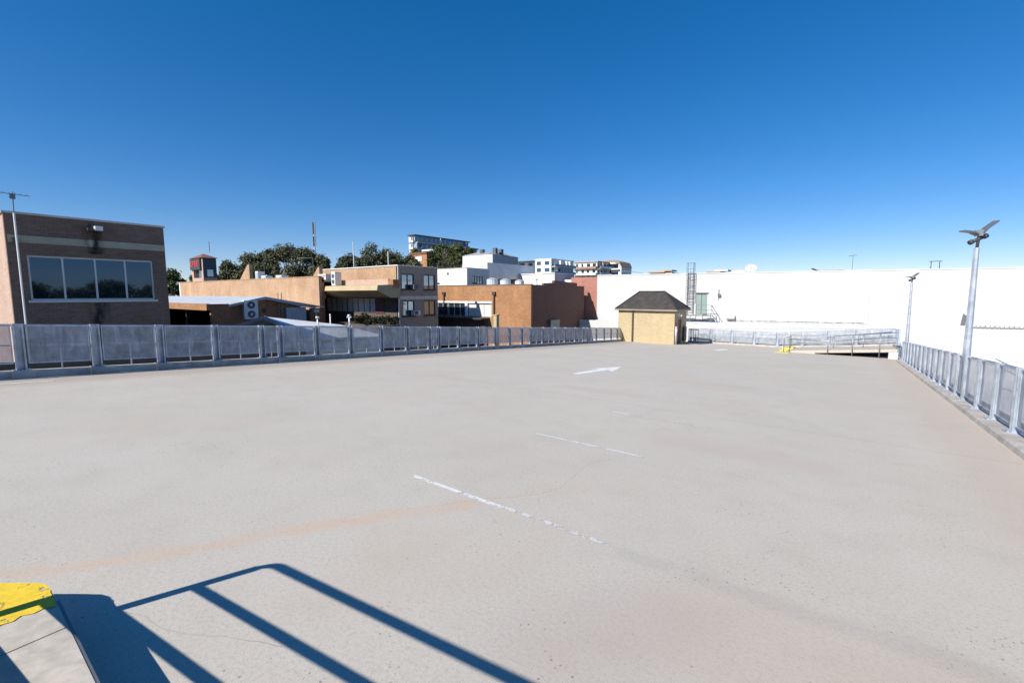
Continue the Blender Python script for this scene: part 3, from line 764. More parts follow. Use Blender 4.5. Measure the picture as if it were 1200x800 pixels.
t = thing('tv_antenna', 'T-shaped antenna on a thin pole above the middle of the white warehouse', 'antenna', wx((24.7, -1, 4)))
MB(wx).tube([(24.7, -1, 3.9), (24.7, -1, 5.5)], .02, 6).build('pole', M['steel'], t)
MB(wx).tube([(24.35, -1, 5.45), (25.0, -1, 5.52)], .03, 6).build('boom', M['steel'], t)
t = thing('roof_frame', 'small dark H-shaped pipe frame on the white warehouse near the right lamp post', 'pipe frame', wx((31, -1, 4)))
mb = MB(wx)
mb.tube([(30.4, -1, 4.75), (31.3, -1, 4.75)], .03, 6); mb.tube([(30.55, -1, 3.9), (30.55, -1, 4.75)], .03, 6); mb.tube([(31.15, -1, 3.9), (31.15, -1, 4.75)], .03, 6)
mb.build('frame', M['darksteel'], t)
t = thing('roof_handrail', 'low curved grey guard rail on the white warehouse roof by its brick end', 'guard rail', wx((3, -2, 4)))
MB(wx).tube([(1.2, -2, 3.95), (1.2, -2, 4.45), (2.8, -2, 4.5), (4.6, -2, 4.3), (5.2, -2, 3.95)], .03, 6).build('rail', M['steel'], t)
tag(MB(wx).prism([(32.5, -.92), (32.8, -.92), (32.85, -.1), (32.62, .12)], .33, .38, 'y').build('wall_bracket', M['steel']), 'small dark pointed bracket low on the white wall behind the nearer lamp post', 'bracket')

# low white building around deck
lw = thing('low_white_building', 'low white roofed building filling the gap behind the right and back fences', 'building', (12, 20, -9))
MB().add([(2.95, -25, dz(-25) - 1.9), (60, -25, dz(-25) - 1.9), (60, 66, dz(66) - 1.9), (2.95, 54.7, dz(54.7) - 1.9)], [(0, 1, 2, 3)]).build('roof', M['white_roof'], lw)
MB().box(-27.5, 2.9, 46.9, 47.2, -9, -1.15).build('parapet', M['white_wall'], lw)
MB().add([(-24.2, 47.21, -1.2), (2.9, 47.21, -1.2), (2.9, 54.6, -1.15), (-24.2, 48.8, -1.15)], [(0, 1, 2, 3)]).build('rear_roof', M['white_roof'], lw)
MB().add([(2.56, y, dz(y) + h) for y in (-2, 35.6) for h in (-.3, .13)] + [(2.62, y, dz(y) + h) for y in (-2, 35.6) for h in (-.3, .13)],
         [(0, 2, 3, 1), (4, 5, 7, 6), (1, 3, 7, 5), (0, 1, 5, 4), (2, 6, 7, 3)]).build('right_gap_shade', M['darksteel'], lw)  # dark strip added to shade the gap under the right fence panels
t = thing('guard_rail', 'low galvanised guard rail standing on the white roof beyond the right fence', 'guard rail', (8, 38, dz(38) - 1.9))
for y in (30, 34.5, 39, 43.4): MB().box(7.95, 8.05, y, y + .1, dz(y) - 1.9, -2.72).build('post', M['galv'], t)
MB().box(7.97, 8.03, 29, 46, -2.8, -2.73).build('rail', M['galv'], t); MB().box(7.97, 8.03, 29, 46, -3.2, -3.14).build('rail', M['galv'], t)

# ------------------------------------------------------------------ left brown office
OX, OY0, OY1, OZ = -25.0, 2.3, 7.12, 4.72
of = thing('brown_brick_office', 'dark brown brick office with four-pane window behind the left fence', 'building', (-30, 4.7, -9))
win = (2.79, 6.63, 1.54, 3.23)
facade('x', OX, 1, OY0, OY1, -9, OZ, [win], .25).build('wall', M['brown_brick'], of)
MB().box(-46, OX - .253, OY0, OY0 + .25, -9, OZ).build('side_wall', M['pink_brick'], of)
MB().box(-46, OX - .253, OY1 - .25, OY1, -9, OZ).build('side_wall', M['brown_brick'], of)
MB().box(-46, OX - .253, OY0 + .25, OY1 - .25, OZ - .6, OZ - .5).build('roof', M['roof_grey'], of)
MB().box(-46.0, OX + .05, OY0 - .05, OY1 + .05, OZ + .002, OZ + .08).build('coping', M['coping'], of)
MB().box(OX + .003, OX + .03, OY0 + .06, OY1 - .003, 3.68, 3.95).build('painted_band', M['band'], of)
MB().box(-30, -29.9, 2.6, 6.8, .5, 4).build('interior', M['blackvoid'], of)
window(of, 'x', OX, 1, *win, nx=4, fw=.06, rec=.1, fm='frame', gm='tintglass', sill=True)
def stain_mat():
    g = NT('drip_stain'); n = g.noise(g.vm('MULTIPLY', g.pos(), (1, 1, .3)), 3.5, 4, .6)
    s = g.n('ShaderNodeSeparateXYZ'); g.put(s.inputs[0], g.pos())
    d = g.math('ABSOLUTE', g.math('SUBTRACT', s.outputs[1], 4.72))
    k = g.math('MULTIPLY', g.ramp(d, .05, .42, 1, 0), g.ramp(n, .32, .62))
    m = g.fin((.02, .016, .016), .9); tr = g.n('ShaderNodeBsdfTransparent'); mx = g.n('ShaderNodeMixShader')
    g.put(mx.inputs[0], g.math('MULTIPLY', k, .85)); g.t.links.new(tr.outputs[0], mx.inputs[1]); g.t.links.new(g.b.outputs[0], mx.inputs[2]); g.t.links.new(mx.outputs[0], g.out.inputs[0])
    return m
sm = stain_mat()
MB().add([(OX + .034, 4.2, 3.4), (OX + .034, 5.25, 3.4), (OX + .034, 5.25, 4.5), (OX + .034, 4.2, 4.5)], [(0, 1, 2, 3)]).build('drip_stain', sm, of)
MB().add([(OX + .004, 4.2, -.6), (OX + .004, 5.25, -.6), (OX + .004, 5.25, 1.42), (OX + .004, 4.2, 1.42)], [(0, 1, 2, 3)]).build('drip_stain', sm, of)
cm = thing('security_light', 'white and black security light high on the brown office wall', 'light', (OX + .1, 4.7, 4.4))
MB().box(OX + .004, OX + .12, 4.66, 4.8, 4.35, 4.62).build('bracket', M['darksteel'], cm)
MB().box(OX + .12, OX + .4, 4.74, 4.98, 4.33, 4.5).build('lamp_head', M['ac'], cm)
MB().box(OX + .12, OX + .35, 4.52, 4.70, 4.3, 4.42).build('sensor', M['darksteel'], cm)
MB().box(OX + .004, OX + .2, 2.45, 2.57, 3.66, 3.84).build('junction_box', M['darksteel'], of)
ant = thing('tv_antenna', 'tall thin white pole with TV antenna against the left end of the brown office', 'antenna', (-24.6, 2.54, -2))
MB().tube([(-24.6, 2.54, -2), (-24.6, 2.54, 4.7)], .03, 8, ).build('conduit', M['white'], ant)
MB().tube([(-24.6, 2.54, 4.7), (-24.6, 2.56, 5.45)], .018, 8).build('mast', M['steel'], ant)
mb = MB(); mb.tube([(-24.6, 2.1, 5.38), (-24.6, 3.0, 5.36)], .012, 6)
for k in range(6): mb.tube([(-24.9, 2.15 + k * .15, 5.38), (-24.3, 2.15 + k * .15, 5.38)], .007, 5)
mb.box(-24.64, -24.56, 2.47, 2.62, 5.2, 5.38); mb.build('boom', M['steel'], ant)

# ------------------------------------------------------------------ carport brick parapet and gabled brick shed (mid left)
cp = thing('brick_carport', 'flat carport with lit orange brick fascia over a dark opening beside the brown office', 'carport', (-42, 14, -9))
MB().box(-52, -37.75, 13, 13.25, .60, 1.08).build('fascia', M['orange_brick'], cp)
MB().box(-52, -38, 13.26, 13.95, .95, 1.0).build('roof', M['zinc'], cp)
MB().box(-37.99, -37.75, 13.26, 14.5, -9, 1.06).build('side_wall', M['brown2'], cp)
MB().box(-52, -38, 14.3, 14.5, -9, .9).build('rear_wall', M['blackvoid'], cp)  # near-black colour stands in for shade inside the opening
for x in (-50, -44): MB().box(x, x + .3, 13.6, 13.8, -9, .59).build('pier', M['blackvoid'], cp)  # piers coloured near black to sink into the opening's shade

G = thing('gabled_brick_shed', 'brown brick gabled building with pale sheet roof between office and tan wall', 'building', (-50, 18, -9))
GX = -40.3; ey, ay, fy = 14.0, 18.15, 22.3; ez, az_, fz = .60, 1.50, .55
MB().prism([(ey + .25, -9), (fy - .6, -9), (fy - .6, fz + .02), (ay, az_ - .08), (ey + .25, ez - .02)], GX - .3, GX, 'x').build('gable_wall', M['brown2'], G)
MB().box(-79, GX - .31, ey + .3, ey + .5, -9, ez - .05).build('side_wall', M['brown2'], G)
MB().prism([(ey, ez), (ay, az_), (fy + 1.2, fz - .0), (fy + 1.2, fz + .08), (ay, az_ + .09), (ey, ez + .08)], -79, GX + .35, 'x').build('roof', M['zinc'], G)
MB().prism([(ey, ez - .1), (ay, az_ - .15), (fy + .3, fz - .1), (fy + .3, fz + .06), (ay, az_ + .07), (ey, ez + .06)], GX + .353, GX + .42, 'x').build('barge_board', M['fascia'], G)
MB().box(GX - .2, GX + .25, 19.95, 21.75, -9, .62).build('ribbed_panel', M['zinc_y'], G)
MB().box(GX - .2, GX - .02, 22.31, 23.6, -9, .5).build('end_wall', M['brown2'], G)
for y in (19.35, 19.65): MB().tube([(GX + .1, y, -3), (GX + .1, y, 1.9)], .04, 6).build('vent_pipe', M['pipe'], G)
MB().tube([(GX + .15, 22.75, -3), (GX + .15, 22.75, .1)], .07, 6).box(GX - .02, GX + .3, 22.5, 23.0, .1, .4).build('downpipe', M['cream_wall'], G)
MB().box(GX + .003, GX + .03, 18.0, 18.35, .2, .6).build('vent', M['pipedark'], G)
ac = thing('ac_condenser', 'white twin-fan air conditioner unit on the brown gable wall', 'air conditioner', (GX + .3, 16.8, 0))
MB().box(GX + .02, GX + .45, 16.42, 17.5, -.25, 1.27).build('casing', M['ac'], ac)
for z in (.14, .90):
    pts = [(16.97 + .30 * math.cos(2 * math.pi * k / 20), z + .30 * math.sin(2 * math.pi * k / 20)) for k in range(20)]
    f_ = MB().prism(pts, GX + .451, GX + .475, 'x').build('fan', M['fan'], ac)
    MB().prism([(16.97 + .1 * math.cos(2 * math.pi * k / 12), z + .1 * math.sin(2 * math.pi * k / 12)) for k in range(12)], GX + .476, GX + .49, 'x').build('hub', M['frame'], f_)

# nearer low white roof
L = thing('low_gabled_building', 'low building whose pale gabled roof just clears the left fence', 'building', (-26, 14, -9))
k8 = 1.09; q8 = lambda p: (p[0] * k8, p[1] * k8, 1.76 + (p[2] - 1.76) * k8 if p[2] > -5 else p[2])
lv = [(-26.5, 12, .52), (-30.2, 12, -.13), (-30.2, 16.6, -.55), (-26.0, 16.4, -.14), (-21.5, 12, -.40), (-21.5, 16.4, -.62)]
MB(q8).add(lv + [(x, y, z - .07) for x, y, z in lv], [(0, 3, 2, 1), (0, 4, 5, 3), (6, 7, 8, 9), (6, 9, 11, 10), (2, 3, 9, 8), (3, 5, 11, 9), (4, 10, 11, 5), (1, 2, 8, 7)]).build('roof', M['white_roof'], L)
MB(q8).prism([(-30.3, -.30), (-26.5, .38), (-21.4, -.56), (-21.4, -.36), (-26.5, .56), (-30.3, -.10)], 11.9, 11.985, 'y').build('barge_board', M['fascia'], L)
MB(q8).prism([(-30, -9), (-21.7, -9), (-21.7, -.75), (-30, -.75)], 12.1, 16.3, 'y').build('wall', M['cream_wall'], L)
for i, (y, h, lab) in enumerate([(15.1, .42, 'left and lowest of three small vents on the low pale roof'), (15.95, .55, 'middle thin white vent pipe on the low pale roof'), (17.3, .45, 'vent with star-shaped cap at the right edge of the low pale roof')]):
    t = thing('roof_vent', lab, 'vent', (-26.5, y, -.4), 'vents on the low pale roof')
    MB().tube([(-26.5, y, -.6), (-26.5, y, h - .12)], .05 if i != 1 else .035, 8).build('pipe', M['frame'] if i != 1 else M['white'], t, True)
    if i != 1: MB().tube([(-26.5, y, h - .12), (-26.5, y, h)], .11, 10).build('cap', M['frame'], t, True)
    else: MB().tube([(-26.5, y, h - .14), (-26.5, y, h - .02)], .045, 8).build('cap', M['white'], t, True)
    if i == 2: MB().box(-26.75, -26.25, y - .03, y + .03, h - .2, h - .14).build('cross_arm', M['frame'], t)

# ------------------------------------------------------------------ long tan wall
W1 = thing('tan_brick_building', 'long blank sunlit tan brick wall in front of the trees', 'building', (-60, 26, -9))
MB().box(-79, -41.6, 24, 24.3, -9, 3.45).build('wall', M['tan_brick'], W1)
MB().box(-79, -41.6, 24.31, 40, 3.0, 3.2).build('roof', M['roof_grey'], W1)
MB().box(-79.3, -79.01, 24, 40, -9, 3.55).build('end_wall', M['white'], W1)
MB().box(-79.3, -41.6, 23.96, 24.34, 3.452, 3.53).build('coping', M['tan_brick'], W1)
MB().prism([(-64.0, 3.54), (-61.0, 3.54), (-61.0, 5.5), (-61.4, 5.5)], 26, 26.4, 'y').build('wing_wall', M['tan_brick'], W1)
MB().prism([(-46.3, 3.54), (-44.9, 3.54), (-44.9, 4.6), (-45.15, 4.6)], 26, 26.4, 'y').build('wing_wall', M['tan_brick'], W1)
MB().box(-41.9, -41.6, 24.31, 24.55, -9, 3.45).build('return_wall', M['brown2'], W1)
for lab, x, w_, h, mt in [('tall narrow white roof unit on the tan brick building', -57.6, .9, 1.35, 'ac'), ('low white roof unit beside the tall narrow one on the tan building', -56.1, 1.4, .55, 'white'), ('small white roof unit alone right of middle on the tan building', -52.6, 1.7, .5, 'white'), ('low cream box at the right end of the tan building roof', -43.8, 1.9, .35, 'cream_wall')]:
    t = thing('roof_unit', lab, 'roof unit', (x, 25.5, 3.2)); w_ *= .75; h *= .7; MB().box(x, x + w_, 25.2, 26.0, 3.2, 3.55 + h).build('casing', M[mt], t)
    MB().box(x + .1, x + w_ - .1, 25.14, 25.19, 3.6, 3.45 + h).build('grille', M['frame'], t)
for i, (x, h) in enumerate([(-61.2, 5.6), (-47.8, 5.8)]):
    t = thing('tv_antenna', ['thin antenna pole in front of the trees on the left of the tan building', 'antenna with long level boom on the right of the tan building'][i], 'antenna', (x, 27, 3.2))
    MB().tube([(x + 2.0 * (i == 0), 27, 3.2), (x + 2.0 * (i == 0), 27, h)], .03, 5).build('pole', M['steel'], t)
    MB().tube([(x + (-.2 if i else 1.6), 27, h - .05), (x + (-2.6 if i else 2.4), 26.6, h)], .025, 5).build('boom', M['steel'], t)
mast = thing('tall_vent_stack', 'slim leaning steel pole rising from the tan building roof', 'pole', (-55, 27, 3.2))
MB().tube([(-55.2, 27, 3.3), (-54.2, 27, 4.6)], .03, 5).build('stay', M['frame'], mast)
MB().box(-55.4, -55.0, 26.8, 27.2, 3.19, 3.35).build('foot', M['frame'], mast)

# ------------------------------------------------------------------ two storey fawn brick building with awning
B2 = thing('fawn_brick_building', 'two-storey brick building with tan mansard awning and four dark windows', 'building', (-40, 30, -9))
ops = [(27.65, 29.15, 2.22, 3.68), (30.35, 31.85, 2.22, 3.68), (27.65, 29.15, -.28, 1.18), (30.35, 31.85, -.28, 1.18)]
facade('x', -33.8, 1, 27.25, 32.2, -9, 4.38, ops, .25).build('side_wall', M['grey_brick'], B2)
facade('y', 27.25, -1, -47.3, -33.8, 2.6, 4.38, [], .24).build('upper_wall', M['tan_brick'], B2)
facade('y', 27.25, -1, -47.3, -33.8, -9, 1.55, [(-45.9, -37.3, -.05, 1.5)], .24).build('lower_wall', M['under'], B2)  # dark colour puts the awning's shade into the wall
MB().box(-47.3, -34.06, 27.5, 32.2, 3.9, 4.0).build('roof', M['roof_grey'], B2)
MB().box(-47.4, -33.72, 27.17, 27.5, 4.385, 4.46).box(-34.1, -33.72, 27.502, 32.3, 4.385, 4.46).build('coping', M['white'], B2)
MB().box(-33.797, -33.74, 27.26, 32.2, 1.30, 1.62).build('band', M['coping'], B2)
MB().box(-33.797, -33.70, 27.17, 27.36, -9, 4.38).build('corner_trim', M['coping'], B2)
MB().box(-47.3, -47.05, 27.5, 32.2, -9, 4.38).build('rear_side', M['tan_brick'], B2)
MB().box(-47, -34.2, 31.0, 31.2, -9, 4).build('interior', M['blackvoid'], B2)
for i, o in enumerate(ops): window(B2, 'x', -33.8, 1, *o, nx=2, nz=1, fw=.09, rec=.1, gm='glass2', sill=True)
window(B2, 'y', 27.25, -1, -45.9, -37.3, -.05, 1.5, nx=9, fw=.06, rec=.08, gm='blindglass')
MB().box(-37.25, -35.9, 27.19, 27.249, -.05, 1.5).build('door', M['darkdoor'], B2)
# annex parapet and awning
MB().box(-42.7, -33.9, 26.2, 26.45, 2.35, 3.16).build('annex_parapet', M['pink_brick'], B2)
MB().box(-33.89, -33.2, 26.2, 26.9, 2.35, 3.1).build('annex_pier', M['brown2'], B2)
aw = MB().prism([(25.9, 1.5), (24.5, 2.12), (24.6, 2.56), (27.0, 2.70), (27.0, 1.5)], -42.6, -33.25, 'x').build('awning', M['awning'], B2)
MB().prism([(25.8, 1.40), (25.8, 1.495), (26.95, 1.495), (26.95, 1.40)], -42.5, -33.3, 'x').build('soffit', M['under'], aw)
MB().prism([(24.75, 1.2), (24.3, 1.75), (24.3, 2.1), (24.95, 2.68), (25.3, 2.3), (25.3, 1.4)], -42.75, -42.605, 'x').build('end_cheek', M['awning_edge'], aw)
for i, (y0, z0, lab) in enumerate([(29.0, 2.25, 'window air conditioner jutting from the upper left window of the fawn building'), (29.0, -.2, 'window air conditioner jutting from the lower left window of the fawn building')]):
    t = thing('window_ac', lab, 'air conditioner', (-33.6, y0, z0))
    MB().box(-33.75, -33.25, y0 - .35, y0 + .4, z0, z0 + .45).build('casing', M['steel'] if i == 0 else M['frame'], t)
    MB().box(-33.247, -33.22, y0 - .28, y0 + .1, z0 + .05, z0 + .4).build('grille', M['fan'], t)
ac2 = thing('ac_condenser', 'tall white air conditioner unit on the awning roof left of the fawn building', 'air conditioner', (-41, 26, 2.65))
MB().box(-41.4, -40.75, 25.2, 25.9, 2.63, 3.95).build('casing', M['ac'], ac2)
MB().box(-42.6, -41.7, 26.05, 26.15, 2.63, 3.7).build('dark_panel', M['navy'], ac2)
for z in (3.0, 3.55):
    MB().prism([(-41.07 + .22 * math.cos(2 * math.pi * k / 16), z + .22 * math.sin(2 * math.pi * k / 16)) for k in range(16)], 25.17, 25.199, 'y').build('fan', M['fan'], ac2)

def bush(name, label, cat, c, r, mat, n=700, leaf=.16, group=None, trunk=False, flat=.7):
    t = thing(name, label, cat, c, group); vs = []; fs = []
    rnd = random.Random(hash(label) % 9999 + int(c[0] * 10)); cl = [(Vector((rnd.gauss(0, .45), rnd.gauss(0, .45), rnd.uniform(.1, .9))), rnd.uniform(.3, .55)) for _ in range(9)]
    for i in range(n):
        p, q = rnd.choice(cl); d = Vector((rnd.gauss(0, 1), rnd.gauss(0, 1), rnd.gauss(0, 1))).normalized() * q * rnd.uniform(.5, 1)
        o = Vector(c) + Vector(((p.x + d.x) * r, (p.y + d.y) * r, max(0, (p.z + d.z)) * r * flat))
        a = Vector((rnd.gauss(0, 1), rnd.gauss(0, 1), rnd.gauss(0, 1))).normalized() * leaf; b = a.cross(Vector((rnd.gauss(0, 1), rnd.gauss(0, 1), rnd.gauss(0, 1)))).normalized() * leaf * .5
        k = len(vs); vs += [tuple(o - a), tuple(o + b), tuple(o + a), tuple(o - b)]; fs.append((k, k + 1, k + 2, k + 3))
    MB().add(vs, fs).build('foliage', M[mat], t)
    MB().tube([c, (c[0], c[1], c[2] + r * flat * .6)], r * .06, 6).build('stem', M['bark'], t)
    return t
pb = thing('planter_box', 'dark planter wall beneath the awning of the fawn building', 'planter', (-38, 25, -9))
MB().box(-41.5, -33.4, 25.2, 27.0, -9, -1.0).build('planter_wall', M['under'], pb)
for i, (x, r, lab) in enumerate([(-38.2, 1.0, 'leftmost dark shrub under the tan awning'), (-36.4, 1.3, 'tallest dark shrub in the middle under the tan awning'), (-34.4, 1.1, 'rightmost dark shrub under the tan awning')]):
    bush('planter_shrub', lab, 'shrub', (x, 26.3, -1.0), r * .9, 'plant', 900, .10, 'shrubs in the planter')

# ------------------------------------------------------------------ orange brick building
OB = thing('orange_brick_building', 'orange brick building with sunlit front, stepped dark side and window strip', 'building', (-30, 42, -9))
facade('y', 37, -1, -39, -25.7, -9, 2.72, [(-38.9, -30.77, -.62, .82)], .25).build('front_wall', M['orange_brick'], OB)
MB().prism([(37.25, -9), (47.9, -9), (47.9, 2.72), (46.2, 2.72), (46.2, 3.06), (41.2, 3.22), (41.2, 2.98), (39.3, 2.9), (39.3, 2.72), (37.25, 2.72)], -25.95, -25.7, 'x').build('side_wall', M['side_brick'], OB)
MB().box(-39, -25.96, 37.26, 47.8, 2.3, 2.4).build('roof', M['roof_grey'], OB)
MB().box(-39, -25.65, 36.95, 37.25, 2.725, 2.79).build('coping', M['steel'], OB)
MB().box(-39, -30.7, 36.93, 36.997, .83, 1.02).build('lintel', M['white'], OB)
for k, (a_, b_, nx) in enumerate([(-38.9, -37.3, 2), (-37.2, -34.5, 3), (-34.1, -30.8, 3)]):
    window(OB, 'y', 37, -1, a_, b_, -.6, .8, nx=nx, nz=2 if k == 0 else 1, fw=.06, rec=.12, fm='frame', gm='blindglass' if k == 2 else 'glass2')
MB().box(-34.48, -34.12, 36.88, 36.99, -.6, .8).build('pier', M['white'], OB)
MB().box(-38.8, -31.4, 37.5, 37.55, -.6, .8).build('interior', M['curtain'], OB)
MB().box(-39.2, -31.0, 35.6, 36.99, -.85, -.68).build('canopy', M['darksteel'], OB)
MB().box(-39.2, -31.3, 36.6, 36.98, -9, -.87).build('shade_block', M['under'], OB)  # dark block paints in the shadowed area below the windows
for x, lab in ((-37.75, 0), (-30.35, 1)):
    MB().box(x - .07, x + .07, 36.84, 36.98, -6, 1.7).box(x - .2, x + .2, 36.78, 36.99, 1.7, 2.05).build('downpipe', M['pipedark'], OB)
tag(MB().box(-24.75, -24.4, 30.0, 30.35, -6, -.02).box(-24.8, -24.35, 29.95, 30.4, -.019, .06).build('concrete_post', M['awning']), 'short khaki post in front of the orange brick building above the fence', 'post')
MB().box(-25.69, -25.4, 40.2, 42.0, -1.9, -.9).build('wall_box', M['steel'], OB)

# ------------------------------------------------------------------ mid-distance commercial blocks
c1 = thing('cream_clad_block', 'plain cream clad block with grey side and dark window behind orange building', 'building', (-43, 46, -9))
MB().box(-46.5, -40.95, 44.25, 44.5, -9, 5.2).build('front_wall', M['cream_wall'], c1)
facade('x', -40.95, 1, 44.5, 48.7, -9, 5.2, [(45.3, 47.4, 3.15, 4.2)], .25).build('side_wall', M['grey_wall'], c1)
window(c1, 'x', -40.95, 1, 45.3, 47.4, 3.15, 4.2, nx=4, fw=.07)
MB().box(-46.5, -41.2, 44.5, 48.7, 4.9, 5.0).build('roof', M['roof_grey'], c1)
MB().box(-46.55, -40.9, 44.2, 48.75, 5.203, 5.27).build('coping', M['frame'], c1)
MB().box(-44.5, -44.3, 44.18, 44.248, 4.4, 4.7).build('wall_light', M['darksteel'], c1)
MB().box(-46, -41.3, 48.8, 60, 4, 6.2).build('rear_sheds', M['zinc'], c1)
pr = thing('white_plant_block', 'white gabled plant room block with three dark chimneys', 'building', (-54, 65, -9))
MB().box(-58.1, -51.05, 61.7, 61.95, 6.6, 8.75).build('front_wall', M['white'], pr)
MB().box(-58.0, -51.3, 61.96, 62.2, -9, 6.6).build('lower_front', M['cream_wall'], pr)
MB().prism([(61.96, 6.4), (69.2, 6.4), (69.2, 8.55), (61.96, 8.75)], -51.3, -51.05, 'x').build('side_wall', M['grey_wall'], pr)
MB().box(-51.3, -51.1, 61.96, 69.2, -9, 6.39).build('lower_side', M['grey_stripe'], pr)
MB().add([(-58.3, 61.6, 8.76), (-50.9, 61.6, 8.76), (-50.9, 69.4, 8.6), (-58.3, 69.4, 8.6), (-55, 63.5, 9.5), (-53.5, 67, 9.5)], [(0, 1, 4), (1, 2, 5, 4), (2, 3, 5), (3, 0, 4, 5)]).build('roof', M['roof_grey'], pr)
for k, (x, y, h) in enumerate([(-52.0, 62.9, 9.9), (-51.9, 64.4, 9.8), (-54.5, 62.3, 9.75)]): MB().box(x, x + .7, y, y + .6, 8.4, h).build('chimney', M['apt_dark'], pr)
for k in range(8):
    MB().box(-51.047, -51.0, 62.2 + k * .85, 62.75 + k * .85, 5.9, 6.3).build('window', M['apt_dark'], pr)
for k in range(4): MB().box(-57.4 + k * .9, -56.9 + k * .9, 61.9, 61.957, 5.95, 6.35).build('window', M['apt_dark'], pr)
bg_ = thing('beige_parapet_block', 'low white and beige parapet block in front of the white apartments', 'building', (-38, 59, -9))
MB().box(-43.6, -35.0, 56.3, 56.6, -9, 4.75).build('front_wall', M['cream_wall'], bg_)
MB().box(-35.25, -35.0, 56.61, 62.0, -9, 4.75).build('side_wall', M['grey_wall'], bg_)
MB().box(-46, -35.3, 56.61, 62, 3.9, 4).build('roof', M['roof_grey'], bg_)
MB().box(-43.7, -34.9, 56.2, 62.05, 4.755, 4.85).build('coping', M['white'], bg_)
MB().box(-35.2, -30.2, 58.5, 59.2, 2.8, 3.9).build('step_parapet', M['white'], bg_)
for i, (x, y, r) in enumerate([(-38.6, 46.6, .75), (-37.2, 47.6, .7), (-35.6, 48.6, .6)]):
    t = thing('roof_ventilator', ['largest silver roof ventilator drum, leftmost behind the orange parapet', 'middle silver roof ventilator drum behind the orange parapet', 'smallest silver roof ventilator drum, nearest the beige block'][i], 'roof ventilator', (x, y, 2.4), 'ventilator drums')
    MB().tube([(x, y, 2.0), (x, y, 3.75 - .12 * i)], r, 20).build('drum', M['zinc'], t)
    MB().tube([(x, y, 3.75 - .12 * i), (x, y, 3.95 - .12 * i)], r * 1.05, 20, r1=r * .3).build('cap', M['frame'], t)
MB().box(-39.8, -35, 45.8, 49.6, 1.9, 2.9).build('duct_run', M['zinc'], OB)
tag(MB().tube([(-33.9, 50, 2.2), (-33.9, 50, 3.7)], .12, 10).tube([(-33.9, 50, 3.7), (-33.9, 50, 3.85)], .25, 10).build('exhaust_cowl', M['white']), 'short white exhaust cowl behind the orange brick parapet', 'vent')

def apartments(name, label, xl, xc, yc, yr_, z0, z1, floors, mats, front='white', bays_f=4, bays_s=7, tilt=0., balc=True, roof='apt_dark', over=.8):
    t = thing(name, label, 'apartment block', ((xl + xc) / 2, (yc + yr_) / 2, z0)); fh_ = (z1 - z0) / floors
    MB().box(xl, xc, yc, yr_, z0, z1).build('body', M[mats[0]], t)
    MB().box(xl - over, xc + over, yc - over, yr_ + over, z1 + .002, z1 + .45).build('roof', M[roof], t)
    rnd = random.Random(len(label))
    for f in range(floors):
        zb_ = z0 + f * fh_; sl = None
        if balc:
            sl = MB().box(xc + .003, xc + 1.6, yc + .5, yr_ - .3, zb_ - .12, zb_ + .12).build('balcony', M[mats[1]], t)
            MB().box(xc + 1.5, xc + 1.6, yc + .5, yr_ - .3, zb_ + .121, zb_ + 1.0).build('balustrade', M[mats[2]], sl)
        bw = (yr_ - yc) / bays_s
        for b_ in range(bays_s):
            y0 = yc + b_ * bw + bw * .15; MB().box(xc + .003, xc + .06, y0, y0 + bw * rnd.uniform(.45, .7), zb_ + .2, zb_ + fh_ * .8).build('window', M['glass'], t)
            if rnd.random() < .4: MB().box(xc + .003, xc + 1.45, y0 - bw * .15, y0 - bw * .08, zb_ + .13, zb_ + fh_ - .13).build('fin_wall', M[mats[0] if rnd.random() < .5 else mats[1]], t)
        bw = (xc - xl) / bays_f
        for b_ in range(bays_f):
            x0 = xl + b_ * bw + bw * .2; MB().box(x0, x0 + bw * rnd.uniform(.3, .6), yc - .06, yc - .003, zb_ + fh_ * .25, zb_ + fh_ * .8).build('window', M['glass'], t)
    return t
apartments('white_apartments', 'white apartment block with shaded balcony side in the middle distance', -109.9, -101.9, 161.2, 179.5, 2, 16.1, 5, ('apt_white', 'apt_white', 'apt_grey'), over=.2, roof='apt_white', bays_f=2)
apartments('dark_apartments', 'dark flat-roofed apartment block left of the white apartments', -134, -117.2, 181, 190, 4, 17.4, 4, ('apt_dark', 'apt_grey', 'apt_grey'), bays_f=3, bays_s=3, over=.5)
apartments('orange_trim_apartments', 'cream and orange apartment block right of the white apartments', -107.4, -95.9, 190.8, 207, 2, 16.5, 5, ('apt_white', 'apt_tan', 'apt_white'), bays_f=4, bays_s=5, over=.6, roof='apt_tan')
for k in range(5): MB().box(-107.6, -95.9, 189.4, 190.7, 1.9 + k * 2.9, 2.9 + k * 2.9).build('front_balcony', M['apt_white' if k % 2 else 'apt_orange'], bpy.data.objects['orange_trim_apartments'])
o = thing('rounded_apartments', 'pale apartment block with rounded orange roof end near the white wall', 'apartment block', (-90, 205, 4))
MB().prism([(-97.5, 0), (-89.5, 0), (-89.5, 14.5), (-91, 16.2), (-94, 17.3), (-97.5, 17.3)], 203, 215, 'y').build('body', M['apt_white'], o)
MB().prism([(-98, 17.31), (-94, 17.31), (-90.8, 16.25), (-89.3, 14.6), (-90.5, 17.0), (-94, 18.1), (-98, 18.1)], 202.6, 215.4, 'y').build('roof', M['apt_orange'], o)
for k in range(4): MB().box(-96.5, -90.2, 201.6, 202.99, 3.2 + k * 3.4, 3.5 + k * 3.4).build('balcony', M['apt_white'], o); MB().box(-96.2, -91, 202.9, 202.996, 3.9 + k * 3.4, 6.0 + k * 3.4).build('window', M['glass'], o)
